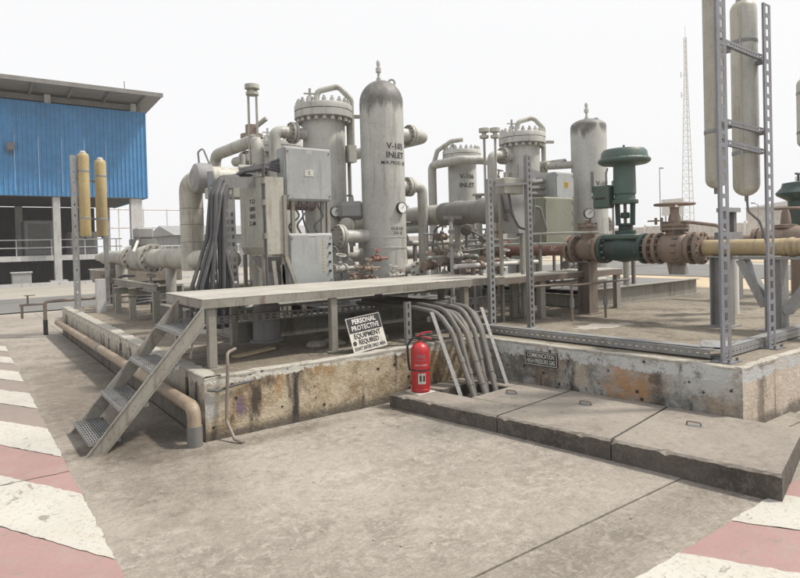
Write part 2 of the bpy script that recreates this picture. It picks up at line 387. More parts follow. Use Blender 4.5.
        for a, b_ in open_:
            for i in range(n+1):
                x0 = max(0, i*st-br/2); x1 = min(L, i*st+br/2)
                s.obox(p + d*((x0+x1)/2) + wd*((a+b_)/2), d*((x1-x0)/2), wd*((b_-a)/2), fd*(t/2))
        if fl:
            for sg in (-1, 1): s.obox(mid + wd*(sg*(w/2-t/2)) + fd*(fl/2+t/2), d*(L/2), wd*(t/2), fd*(fl/2))
        return s
    def build(s, name, mat, parent=None, smooth=35, base=None, **kw):
        me = bpy.data.meshes.new(name); off = Vector((0, 0, 0))
        o = bpy.data.objects.new(name, me); COL.objects.link(o)
        if parent is not None:
            o.parent = parent; q = parent
            while q is not None: off = off + q.location; q = q.parent
        elif base is not None: o.location = base; off = V3(base)
        me.from_pydata([(a-off.x, b_-off.y, c-off.z) for a, b_, c in s.v], [], s.f)
        mats = mat if isinstance(mat, (list, tuple)) else [mat]
        for mm in mats: me.materials.append(M(mm))
        if len(mats) > 1: me.polygons.foreach_set('material_index', s.mi)
        if smooth:
            me.polygons.foreach_set('use_smooth', [True]*len(me.polygons)); me.set_sharp_from_angle(angle=R(smooth))
        me.update()
        for k, v in kw.items(): o[k] = v
        return o
def thing(name, label, category, loc=(0, 0, 0), group=None):
    o = bpy.data.objects.new(name, None); COL.objects.link(o); o.location = loc; o.empty_display_size = .1
    o['label'] = label; o['category'] = category
    if group: o['group'] = group
    return o
def mb(): return MB()
def rounded(pts, r, n=6):
    """polyline with its inner corners rounded"""
    pts = [V3(p) for p in pts]; out = [pts[0]]
    for i in range(1, len(pts)-1):
        a, b_, c = pts[i-1], pts[i], pts[i+1]; d0 = (a-b_).normalized(); d1 = (c-b_).normalized()
        ang = d0.angle(d1); k = min(r/max(math.tan(ang/2), .05), (a-b_).length*.49, (c-b_).length*.49)
        p0, p1 = b_+d0*k, b_+d1*k
        for j in range(n+1):
            t = j/n; out.append(p0*(1-t)**2 + b_*2*t*(1-t) + p1*t*t)
    out.append(pts[-1]); return out
_tx = {}
def text2d(st, bold=0.0):
    if (st, bold) in _tx: return _tx[(st, bold)]
    cu = bpy.data.curves.new('lettering', 'FONT'); cu.body = st; cu.align_x = 'CENTER'; cu.align_y = 'CENTER'; cu.offset = bold; cu.resolution_u = 2
    ob = bpy.data.objects.new('lettering', cu); COL.objects.link(ob)
    dg = bpy.context.evaluated_depsgraph_get(); me = ob.evaluated_get(dg).to_mesh()
    r_ = ([(v.co.x, v.co.y) for v in me.vertices], [tuple(p.vertices) for p in me.polygons])
    ob.evaluated_get(dg).to_mesh_clear(); bpy.data.objects.remove(ob); bpy.data.curves.remove(cu)
    _tx[(st, bold)] = r_; return r_
def flat_text(b_, st, size, o, ux, uy, width=None, bold=.012):
    v, f = text2d(st, bold); ux, uy, o = V3(ux).normalized(), V3(uy).normalized(), V3(o)
    k = size; kx = size
    if width:
        xs = [p[0] for p in v]; kx = width/(max(xs)-min(xs))
    b_.add([o + ux*(x*kx) + uy*(y*k) for x, y in v], f)
def cyl_text(b_, st, size, c, r, ang, z, kx=1.0, bold=.012):
    v, f = text2d(st, bold); ns = []
    for x, y in v:
        a = ang + x*size*kx/r; ns.append((c[0]+r*math.cos(a), c[1]+r*math.sin(a), z+y*size))
    b_.add(ns, f)
def clip(poly, a, b_, c):      # keep a*x+b*y+c >= 0
    out = []
    for i in range(len(poly)):
        p, q = poly[i], poly[(i+1) % len(poly)]; dp = a*p[0]+b_*p[1]+c; dq = a*q[0]+b_*q[1]+c
        if dp >= 0: out.append(p)
        if dp*dq < 0: t = dp/(dp-dq); out.append((p[0]+(q[0]-p[0])*t, p[1]+(q[1]-p[1])*t))
    return out

# ================================================================== the setting
PL = 0.52
o = mb().poly([(-900, -900, -.03), (900, -900, -.03), (900, 900, -.03), (-900, 900, -.03)]).build('ground', 'far_field', smooth=0, kind='structure')
ground = o
# cast concrete bays of the yard, each with its own edges
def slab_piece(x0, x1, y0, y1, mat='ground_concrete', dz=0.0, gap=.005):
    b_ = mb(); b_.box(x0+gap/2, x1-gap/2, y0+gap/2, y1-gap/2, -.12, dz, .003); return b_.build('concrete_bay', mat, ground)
xs = [-13, -8.6, -4.6, -0.02]; ys = [-9.5, -6.2, -2.92, -0.03, 3.3, 6.7, 10.1, 14.0]
for i in range(len(xs)-1):
    for j in range(len(ys)-1):
        if i == 2 and j == 2: continue
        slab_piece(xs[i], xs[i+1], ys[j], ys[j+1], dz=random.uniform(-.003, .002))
e_ = .002
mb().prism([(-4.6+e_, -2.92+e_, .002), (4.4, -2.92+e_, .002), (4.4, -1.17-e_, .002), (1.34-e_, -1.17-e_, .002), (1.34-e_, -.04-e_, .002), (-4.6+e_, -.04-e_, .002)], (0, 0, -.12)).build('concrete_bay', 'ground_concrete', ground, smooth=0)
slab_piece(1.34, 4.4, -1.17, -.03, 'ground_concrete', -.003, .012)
slab_piece(-.02, 4.4, -6.2, -2.92, dz=-.004); slab_piece(-.02, 4.4, -9.5, -6.2)
slab_piece(4.4, 9, -6.2, -2.92); slab_piece(4.4, 9, -9.5, -6.2); slab_piece(9, 13.5, -9.5, -2.92)
slab_piece(-.02, 4.4, 8.62, 14); slab_piece(4.4, 9, 8.62, 14)
# hazard stripes
def ragged(p, z=.005):
    out = []
    for i in range(len(p)):
        (x0, y0), (x1, y1) = p[i], p[(i+1) % len(p)]; n = max(1, int(math.hypot(x1-x0, y1-y0)/.045))
        for j in range(n): t_ = j/n; q = .0 if j == 0 else .007; out.append((x0+(x1-x0)*t_+random.uniform(-q, q), y0+(y1-y0)*t_+random.uniform(-q, q), z))
    return out
def stripe(poly, mat):
    for a, b_, c in (((0, 1, .022)), ((0, -1, -.038))):
        p = clip(poly, a, b_, c)
        if len(p) > 2: mb().poly(ragged(p, .0085 if mat == 'marking_white' else .0045)).build('painted_stripe', mat, ground, smooth=0)
k = 1.85
bnd = [-7.0, -6.1, -5.2, -4.3, -3.4, -2.55, -1.634, -.565, .347, 1.306, 2.2, 3.05, 3.85, 4.65, 5.4, 6.1, 6.8, 7.5, 8.2]
for i in range(len(bnd)-1):
    if -1.634 <= bnd[i]: wht = i % 2 == 0
    else: wht = i % 2 == 0
    y0, y1 = bnd[i], bnd[i+1]; L = 1.25
    poly = [(-1.02, y0), (-1.02, y1), (-1.02-L, y1+k*L), (-1.02-L, y0+k*L)]
    poly = clip(poly, 0, -1, 9.0)
    if len(poly) < 3: continue
    wht = (i - bnd.index(-.565)) % 2 == 1
    stripe(poly, 'marking_white' if wht else ('marking_pink' if y0 < 1.2 else 'marking_worn'))
bx_ = [-4.2+.56*i for i in range(22)]
off = 1.276 - min(bx_, key=lambda q: abs(q-1.276))
i0 = min(range(len(bx_)), key=lambda q: abs(bx_[q]-1.276))
for i in range(len(bx_)-1):
    x0, x1 = bx_[i]+off, bx_[i+1]+off; L = 1.3
    poly = [(x0, -3.42), (x0+.57*L, -3.42-L), (x1+.57*L, -3.42-L), (x1, -3.42)]
    pl = mb().poly(ragged(poly, .0045 if (i-i0) % 2 == 0 else .0085)); pl.build('painted_stripe', 'marking_pink' if (i-i0) % 2 == 0 else 'marking_white', ground, smooth=0)
# roads, verge
mb().poly([(-60, 14.5, .0), (60, 14.5, .0), (60, 20.5, .0), (-60, 20.5, .0)]).build('asphalt_lane', 'asphalt', smooth=0, kind='structure')
mb().poly([(12.5, -40, -.012), (22, -40, -.012), (22, 12.5, -.012), (12.5, 12.5, -.012)]).build('sandy_verge', 'sand', smooth=0, kind='structure')
mb().poly([(22.3, -80, -.008), (33, -80, -.008), (33, 14.4, -.008), (22.3, 14.4, -.008)]).build('asphalt_road', 'asphalt', smooth=0, kind='structure')
mb().poly([(36, -80, -.01), (60, -80, -.01), (60, 60, -.01), (36, 60, -.01)]).build('far_sand', 'sand', smooth=0, kind='structure')

# L-shaped foundation
P = [(0, 0), (3.14, 0), (3.50, -2.75), (11.2, -2.75), (11.2, 8.6), (0, 8.6)]
b_ = mb(); b_.poly([(x, y, PL) for x, y in P])
walls = [1, 2, 3, 4, 4, 4]; walls[5] = 4
for i in range(6):
    (x0, y0), (x1, y1) = P[i], P[(i+1) % 6]; b_.cur = walls[i]
    b_.add([(x0, y0, -.1), (x1, y1, -.1), (x1, y1, PL), (x0, y0, PL)], [(0, 1, 2, 3)])
fnd = b_.build('foundation', ['top_concrete', 'wall_tan', 'wall_grey', 'wall_pink', 'wall_side'], smooth=0, kind='structure')
b_ = mb()   # worn painted lip along the top edge
def lip(p, q, w, h, n):
    p, q = Vector((*p, 0)), Vector((*q, 0)); d = (q-p); L = d.length; d.normalize(); inn = Vector((-d.y, d.x, 0))
    k_ = int(L/.12); prev = None; vs_ = []
    for i in range(k_+1):
        t = L*i/k_; a = p + d*t - inn*.004 + inn*random.uniform(-.003, .006); c = p + d*t + inn*(w+random.uniform(-.02, .015))
        zz = PL + h + random.uniform(-.006, .004)
        vs_ += [(a.x, a.y, PL-.015), (a.x, a.y, zz-.008), (a.x+inn.x*.012, a.y+inn.y*.012, zz), (c.x, c.y, zz), (c.x, c.y, PL-.01)]
    fs = []
    for i in range(k_):
        for j in range(4): fs.append((i*5+j, (i+1)*5+j, (i+1)*5+j+1, i*5+j+1))
    b_.add(vs_, fs)
lip((0, 0), (3.14, 0), .09, .012, 1); lip((3.14, 0), (3.5, -2.75), .06, .012, 1); lip((3.5, -2.75), (11.2, -2.75), .06, .012, 1); lip((0, 8.6), (0, 0), .13, .02, 1)
b_.build('painted_lip', 'lip_paint', fnd, smooth=30)

# ================================================================== trench covers
F0, F1, B0, B1 = (1.78, -.17, .13), (2.31, -3.5, .17), (3.08, -.03, .105), (3.47, -3.2, .14)
def sq(u, v, z):      # u along the trench, v from front to back, z 0 bottom .. 1 top
    p = [(F0[i]*(1-u)+F1[i]*u)*(1-v) + (B0[i]*(1-u)+B1[i]*u)*v for i in range(3)]
    return (p[0], p[1], p[2]*z - .02*(1-z))
def slab_block(b_, u0, u1, v0, v1):
    n = max(3, int((u1-u0)*90)); rings = []; vs_ = []
    for i in range(n+1):
        u = u0+(u1-u0)*i/n; c1, c2 = random.uniform(0, .05), random.uniform(0, .012)
        if random.random() < .08: c1 += .1; c2 += .02
        e = .0015 if i in (0, n) else 0; ue = u+(e if i == 0 else -e)
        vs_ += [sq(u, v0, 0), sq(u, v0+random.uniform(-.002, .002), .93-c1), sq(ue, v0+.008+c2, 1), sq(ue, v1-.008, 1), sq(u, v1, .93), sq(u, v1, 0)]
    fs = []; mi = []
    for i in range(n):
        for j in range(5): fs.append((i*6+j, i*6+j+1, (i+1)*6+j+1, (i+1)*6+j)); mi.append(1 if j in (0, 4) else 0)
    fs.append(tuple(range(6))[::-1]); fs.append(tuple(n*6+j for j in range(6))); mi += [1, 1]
    o_ = len(b_.f); b_.add(vs_, fs); b_.mi[o_:] = mi
def cover(u0, u1, handle, label, hole=None):
    t = thing('trench_cover', label, 'concrete slab', sq((u0+u1)/2, .5, 0), 'concrete covers over the cable trench')
    if hole:
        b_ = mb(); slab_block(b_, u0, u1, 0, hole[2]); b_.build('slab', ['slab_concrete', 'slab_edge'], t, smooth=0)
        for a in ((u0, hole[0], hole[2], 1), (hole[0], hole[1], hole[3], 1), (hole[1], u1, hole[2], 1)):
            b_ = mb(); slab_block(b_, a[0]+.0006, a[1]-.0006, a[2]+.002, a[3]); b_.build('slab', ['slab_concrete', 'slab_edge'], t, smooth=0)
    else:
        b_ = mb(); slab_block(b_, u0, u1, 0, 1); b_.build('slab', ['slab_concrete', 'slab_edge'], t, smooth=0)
    h = Vector(sq(*handle, 1)); d = Vector((.3, -.95, 0)).normalized()
    mb().lathe([(.06, -.004), (.06, .0015)], h, (0, 0, 1), 16).build('handle_pocket', 'steel_dark', t)
    mb().tube(rounded([h-d*.05, h-d*.05+Vector((0, 0, .03)), h+d*.05+Vector((0, 0, .03)), h+d*.05], .02), .007, 8).build('handle', 'steel_rusty', t)
cover(0, .382, (.27, .6), 'concrete trench cover with an opening where the conduits go down', (.08, .21, .3, .80))
cover(.385, .68, (.50, .66), 'plain concrete trench cover in the middle of the row of covers')
cover(.683, 1, (.79, .62), 'concrete trench cover at the corner beside the red and white stripes')

# ================================================================== walkway, stairs
DZ = 1.17
t = thing('walkway', 'long grey steel walkway of chequer plate on square legs along the skid', 'walkway', (.1, .3, PL))
xsd = [.1, 1.2, 2.2, 3.1, 3.95]
for i in range(4):
    mb().box(xsd[i]+.002, xsd[i+1]-.002, .31, 1.49, DZ-.012, DZ, .003).build('deck_plate', 'deck_plate', t)
for y0 in (.31, 1.43):
    b_ = mb(); b_.box(.1, 3.95, y0, y0+.012, DZ-.088, DZ-.013); b_.box(.1, 3.95, y0+.013, y0+.06, DZ-.088, DZ-.076); b_.build('edge_channel', 'steel_paint', t)
for x0 in (.1, 3.9): mb().box(x0, x0+.05, .325, 1.428, DZ-.087, DZ-.014).build('end_channel', 'steel_paint', t)
for x0 in (1.15, 2.15, 3.05): mb().box(x0, x0+.05, .374, 1.428, DZ-.08, DZ-.014).build('cross_bearer', 'steel_paint', t)
for x, y in ((.2, .375), (1.47, .375), (3.31, .375), (.2, 1.4), (.80, 1.4), (2.74, 1.4), (3.8, 1.4)):
    mb().box(x-.038, x+.038, y-.038, y+.038, PL+.012, DZ-.09, .006).build('leg', 'steel_paint', t)
    mb().box(x-.085, x+.085, y-.085, y+.085, PL+.001, PL+.014).build('base_plate', 'steel_paint', t)
t = thing('landing', 'short narrow plate landing reaching under the rusty pipeline', 'walkway', (4.7, .2, PL))
mb().box(3.97, 6.75, .48, .98, DZ-.045, DZ-.023, .003).build('deck_plate', 'deck_plate', t)
for y0 in (.48, .968): mb().box(3.97, 6.75, y0, y0+.012, DZ-.12, DZ-.046).build('edge_channel', 'steel_rusty', t)
for x, y in ((6.68, .54), (6.68, .92), (4.75, .92), (4.9, .54)):
    mb().box(x-.05, x+.05, y-.035, y+.035, PL+.012, DZ-.047).build('leg', 'steel_paint', t); mb().box(x-.08, x+.08, y-.07, y+.07, PL+.001, PL+.012).build('base_plate', 'steel_paint', t)

t = thing('stairs', 'grey steel stairs with open grating treads leading up to the walkway', 'stairs', (-.4, .6, 0))
for y in (.235, 1.005):
    b_ = mb(); d = Vector((.99, 0, 1.12)).normalized(); nrm = Vector((-d.z, 0, d.x))
    p, q = Vector((-.93, y, 0)), Vector((.095, y, 1.16)); w = .18
    pts = [(-.875, y-.005, 0), (-.735, y-.005, 0), (.095, y-.005, .955), (.095, y-.005, 1.12), (.09, y-.005, 1.12)]
    b_.prism(pts, (0, .01, 0))
    s_ = 1 if y < .6 else -1
    for a, c in ((pts[0], pts[4]), (pts[1], pts[2])):
        a, c = Vector(a)+Vector((0, .005, 0)), Vector(c)+Vector((0, .005, 0))
        b_.bar(a+Vector((0, s_*-.018, 0)), c+Vector((0, s_*-.018, 0)), .028, .008, nrm)
    b_.build('stringer', 'steel_paint', t)
mb().bar((.03, .26, .99), (-.02, .30, .66), .04, .006, (1, 0, 0)).build('brace', 'steel_paint', t)
for i in range(1, 5):
    z = (.108, .35, .62, .905)[i-1]; x0 = (-.85, -.625, -.367, -.125)[i-1]; x1 = x0+.235
    tr = mb()
    for a in (x0, x1-.006): tr.box(a, a+.006, .243, .997, z-.035, z)
    for a in (.243, .99): tr.box(x0+.0065, x1-.0065, a, a+.006, z-.034, z-.001)
    tro = tr.build('tread', 'steel_galv', t, smooth=0)
    g = mb()
    for j in range(1, 12):
        a = x0 + (x1-x0)*j/12
        g.box(a-.0025, a+.0025, .25, .989, z-.028, z-.003)
    for j in range(1, 10): a = .243+.754*j/10; g.box(x0+.007, x1-.007, a-.003, a+.003, z-.012, z-.002)
    g.build('grating_bars', 'steel_galv', tro, smooth=0, kind='stuff')

# ================================================================== signs
def sign_board(name, label, c, ux, uy, w, h, parts):
    c, ux, uy = V3(c), V3(ux).normalized(), V3(uy).normalized(); n = ux.cross(uy)
    t = thing(name, label, 'sign', c)
    return t, c, ux, uy, n
ux = Vector((.48, .07, .03)); uy = Vector((-.02, .12, .40))
c = Vector((1.745, .165, PL+.19)); t, c, ux, uy, n = sign_board('warning_sign', 'black and white safety sign leaning on the walkway leg', c, ux, uy-ux*0, .5, .4, None)
uy = (uy - ux*uy.dot(ux)).normalized(); n = ux.cross(uy); W, H = .46, .36
mb().obox(c, ux*(W/2), uy*(H/2), n*.004).build('board', 'white_sign', t)
mb().obox(c+uy*.098+n*.005, ux*(W/2-.008), uy*(.076), n*.0015).build('header', 'black_sign', t)
for st, yy, sz, wd, mt in (('PERSONAL', .132, .072, .32, 'letter_white'), ('PROTECTIVE', .063, .07, .37, 'letter_white'), ('EQUIPMENT', -.018, .072, .36, 'letter_black'), ('REQUIRED', -.083, .068, .27, 'letter_black'), ("DON'T ENTER ONLY AREA", -.145, .05, .42, 'letter_black')):
    b_ = mb(); flat_text(b_, st, sz, c+uy*yy+n*.0075, ux, uy, wd, .02); b_.build('lettering', mt, t, smooth=0)
mb().lathe([(.024, 0), (.024, .002)], c+uy*-.085-ux*.19+n*.005, n, 14).build('pictogram', 'letter_black', t)
wd_ = Vector((.36, -2.75, 0)).normalized(); wn_ = Vector((-wd_.y*-1, 0, 0)); wn_ = Vector((wd_.y, -wd_.x, 0))
c = Vector((3.14, 0, 0)) + wd_*.86 + wn_*.008 + Vector((0, 0, .375))
if wn_.x > 0: wn_ = -wn_; c = Vector((3.14, 0, 0)) + wd_*.86 + wn_*.008 + Vector((0, 0, .375))
t = thing('wall_plate', 'small black nameplate with white letters fixed to the foundation wall', 'sign', c)
mb().obox(c, wd_*.2, Vector((0, 0, .075)), wn_*.005).build('plate', 'black_sign', t)
b_ = mb(); e = wn_*.0066
for s_ in (-1, 1): b_.obox(c+e+Vector((0, 0, s_*.066)), wd_*.19, (0, 0, .0025), wn_*.0008); b_.obox(c+e+wd_*(s_*.19), wd_*.0025, (0, 0, .066), wn_*.0008)
b_.build('border', 'letter_white', t, smooth=0)
for st, z, w in (('COMMUNICATION', .028, .33), ('HIGH PRESSURE GAS', -.03, .34)):
    b_ = mb(); flat_text(b_, st, .066, c+e+Vector((0, 0, z)), wd_, (0, 0, 1), w, .015); b_.build('lettering', 'letter_white', t, smooth=0)

# ================================================================== fire extinguisher
ex, ey, ez = 2.055, -.325, .128
t = thing('fire_extinguisher', 'red fire extinguisher standing on the trench cover', 'fire extinguisher', (ex, ey, ez))
mb().lathe([(.088, .0), (.095, .012), (.095, .03), (.092, .034), (.092, .40), (.088, .43), (.07, .462), (.045, .48), (.028, .488), (.026, .505), (.0, .505)], (ex, ey, ez+.012), n=28, cap=False).build('cylinder', 'red_extinguisher', t)
mb().box(ex-.11, ex+.11, ey-.1, ey+.1, ez, ez+.011, .003).build('base_board', 'white_sign', t)
mb().cyl((ex, ey, ez+.515), (ex, ey, ez+.56), .018, 12).build('valve', 'black_plastic', t)
rv = Vector((.805, -.592, 0))
p0 = Vector((ex, ey, ez+.56))
mb().tube(rounded([p0-rv*.03+Vector((0, 0, .0)), p0+rv*.04+Vector((0, 0, .035)), p0+rv*.12+Vector((0, 0, .045))], .03), .009, 8).build('lever', 'red_extinguisher', t)
mb().tube(rounded([p0-rv*.0-Vector((0, 0, .012)), p0+rv*.06-Vector((0, 0, .012)), p0+rv*.12-Vector((0, 0, .03))], .03), .008, 8).build('carry_handle', 'red_extinguisher', t)
mb().tube(rounded([p0-Vector((0, 0, .02)), p0-rv*.07-Vector((0, 0, .01)), p0-rv*.125-Vector((0, 0, .09)), p0-rv*.118-Vector((0, 0, .26)), p0-rv*.106-Vector((0, 0, .34))], .06), .011, 8).build('hose', 'black_plastic', t)
mb().lathe([(.0935, .225), (.0937, .24)], (ex, ey, ez), n=28, cap=False).build('band', 'black_plastic', t)
fa = math.atan2(-.82, -.57)
def cyl_patch(b_, cx, cy, r, a0, a1, z0, z1, n=8):
    vs_ = []; fs = []
    for i in range(n+1):
        a = a0+(a1-a0)*i/n; vs_ += [(cx+r*math.cos(a), cy+r*math.sin(a), z0), (cx+r*math.cos(a), cy+r*math.sin(a), z1)]
    for i in range(n): fs.append((2*i, 2*i+2, 2*i+3, 2*i+1))
    b_.add(vs_, fs); return b_
cyl_patch(mb(), ex, ey, .0935, fa-.32, fa+.5, ez+.1, ez+.205).build('label', 'white_sign', t)
b_ = mb()
for q in (-.15, .22): cyl_patch(b_, ex, ey, .0945, fa+q, fa+q+.2, ez+.125, ez+.185, 4)
b_.build('pictogram', 'letter_black', t)
b_ = mb(); cyl_text(b_, 'FIRE', .04, (ex, ey), .0937, fa+.05, ez+.37, 1.2, .01); b_.build('lettering', 'steel_blue', t, smooth=0); b_ = mb(); cyl_text(b_, 'EXTINGUISHER', .018, (ex, ey), .0937, fa+.05, ez+.335); b_.build('lettering', 'steel_blue', t, smooth=0)
b_ = mb(); cyl_text(b_, 'DRY POWDER', .02, (ex, ey), .0937, fa+.05, ez+.285); b_.build('lettering', 'letter_white', t, smooth=0)

# ================================================================== conduits rising from the trench
t = thing('conduit_bank', 'bank of seven bent steel conduits rising from the trench to the cable trays', 'conduits', (2.6, -.6, .1))
for i in range(7):
    f_ = i/6; bx, by = 2.53+.31*f_+random.uniform(-.012, .012), -.64+.05*math.sin(i*2.1); tx = 2.53+.52*f_
    z0 = .86 + .03*math.sin(i*1.7)
    pts = rounded([(bx, by, -.05), (bx*.4+tx*.6+.03, -.24-.03*(i % 3), .66), (tx, -.06-.02*(i % 2), z0), (tx-.03, .3, z0+.03), (tx-.05, 1.5, z0+.02)], .3, 10)
    cd = mb().tube(pts, .028, 10).build('conduit', 'conduit_steel', t)
    for fr in (.32, .62) if i % 2 == 0 else (.45,):
        p, q = Vector((bx, by, -.05)), Vector((bx*.4+tx*.6+.03, -.24-.03*(i % 3), .66)); a = p.lerp(q, fr); d = (q-p).normalized()
        mb().cyl(a-d*.03, a+d*.03, .034, 10).build('coupling', 'conduit_steel', cd)
t = thing('conduit_rack', 'angle iron frame leaning from the trench and holding the bent conduits', 'frame', (2.2, -.7, .1))
for a, c in (((2.30, -.69, .02), (2.46, -.03, .87)), ((2.96, -.68, .02), (3.2, -.03, .86))):
    a, c = Vector(a), Vector(c); d = (c-a).normalized(); sx = Vector((1, -.12, 0)).normalized(); nn = sx.cross(d).normalized()
    b_ = mb(); b_.bar(a, c, .045, .006, nn); b_.bar(a+sx*.02-nn*.028, c+sx*.022-nn*.028, .006, .05, nn); b_.build('leg', 'steel_dark', t)
mb().box(2.44, 3.22, -.02, .03, .765, .815).build('cross_rail', 'steel_galv', t)
for x in (2.26, 2.9):
    b_ = mb(); b_.slotted((x, .12, PL), (x, .12, .99), (1, 0, 0), .07, (0, 1, 0), .04, .08, .045, .3); b_.build('upright', 'steel_galv', t, smooth=0)
b_ = mb(); b_.box(2.4, 3.1, .165, .20, .60, .625); b_.build('cross_rail', 'steel_galv', t)
# cable trays below the walkway
def tray(label, p, q, wd, w, fd, fl, pitch=.085, rows=2, mat='steel_galv', group='slotted cable trays below the walkway', slot=.05, sw=.5):
    t = thing('cable_tray', label, 'cable tray', p, group)
    b_ = mb(); b_.slotted(p, q, wd, w, fd, fl, pitch, slot, sw, .004, rows); b_.build('slotted_channel', mat, t, smooth=0); return t
tray('long slotted cable tray hung level under the walkway deck', (.15, 1.25, .86), (3.9, 1.25, .80), (0, 0, 1), .085, (0, 1, 0), .06)
tray('slotted cable tray sloping across below the deck, near the stairs', (.35, 1.36, 1.0), (2.0, 1.9, .90), (0, 0, 1), .07, (0, 1, 0), .06)
tray('slotted tray below the deck, right of the bent conduits', (3.3, .95, .80), (5.1, .95, .83), (0, 0, 1), .09, (0, 1, 0), .05)
tray('slotted cable tray lying along the foundation edge above the nameplate', (3.40, .28, PL+.05), (3.68, -2.40, PL+.055), (0, 0, 1), .075, (1, .1, 0), .10, .07, 1, 'steel_galv', 'slotted trays lying on the foundation', .03, .14)
tray('slotted cable tray lying along the pink foundation edge behind the lamp posts', (3.72, -2.47, PL+.05), (8.6, -2.36, PL+.05), (0, 0, 1), .075, (0, 1, 0), .10, .07, 1, 'steel_galv', 'slotted trays lying on the foundation', .03, .16)
t = thing('tray_cover', 'flat galvanised cover strip on the tray along the foundation edge', 'cover', (3.5, -1, PL))
mb().prism([(3.42, .27, PL+.092), (3.52, .28, PL+.092), (3.80, -2.28, PL+.097), (3.70, -2.3, PL+.097)], (0, 0, .006)).build('strip', 'steel_galv', t)
mb().prism([(3.8, -2.46, PL+.092), (8.6, -2.35, PL+.092), (8.6, -2.25, PL+.092), (3.8, -2.36, PL+.092)], (0, 0, .006)).build('strip', 'steel_galv', t)
mb().prism([(3.72, -2.3, PL+.1), (3.85, -2.24, PL+.14), (4.2, -2.38, PL+.102), (3.8, -2.46, PL+.1)], (0, 0, .004)).build('loose_sheet', 'steel_galv', t)

# ================================================================== pipes by the wall
t = thing('drain_pipe', 'tan painted pipe along the foundation side turning down beside the stairs', 'pipe', (-.1, 4, 0))
mb().tube(rounded([(-.115, 8.35, .26), (-.115, 4, .29), (-.115, -.06, .315), (-.115, -.075, .14)], .10, 8), .056, 16).build('pipe', 'drain_pipe', t)
mb().cyl((-.115, -.075, -.02), (-.115, -.075, .17), .062, 16).build('lower_sleeve', 'steel_dark', t)
mb().cyl((-.115, 3.95, .292), (-.115, 4.02, .29), .064, 16).build('coupling', 'steel_dark', t)
for y in (1.3, 6.2): mb().box(-.19, -.001, y-.02, y+.02, .2, .235).build('bracket', 'steel_rusty', t)
t = thing('bent_conduit', 'thin bent rusty conduit rising up the front of the foundation wall', 'conduit', (.2, -.2, 0))
mb().tube(rounded([(.215, -.29, .012), (.17, -.21, .03), (.16, -.06, .15), (.19, -.045, .62), (.20, -.01, .72), (.3, .06, .735)], .06, 6), .014, 10).build('conduit', 'steel_rusty', t)
mb().tube(rounded([(0.02, -.02, .43), (.1, -.03, .41), (.25, -.035, .44), (.42, -.02, .45)], .05), .012, 8).build('tie_cable', 'cable_black', t)
t = thing('standpipe', 'rusty water pipe with a tap bent on a short post beyond the foundation', 'standpipe', (-.29, 8.65, 0))
mb().tube(rounded([(-.29, 8.65, 0), (-.29, 8.65, .66), (.2, 8.7, .66), (2.8, 8.9, .66)], .06), .035, 10).build('pipe', 'steel_rusty', t)
mb().cyl((-.29, 8.65, 0), (-.29, 8.65, .30), .042, 10).build('lower_pipe', 'black_plastic', t)
mb().tube([(-.29, 8.65, .62), (-.72, 8.62, .62)], .022, 8).build('spout_arm', 'steel_rusty', t)
mb().cyl((-.68, 8.62, .62), (-.68, 8.62, .36), .024, 8).build('spout', 'steel_rusty', t)
mb().cyl((-.58, 8.62, .62), (-.58, 8.62, .8), .018, 8).build('tap_stem', 'steel_rusty', t)
mb().bar((-.64, 8.62, .8), (-.45, 8.62, .8), .02, .015).build('tap_lever', 'steel_rusty', t)

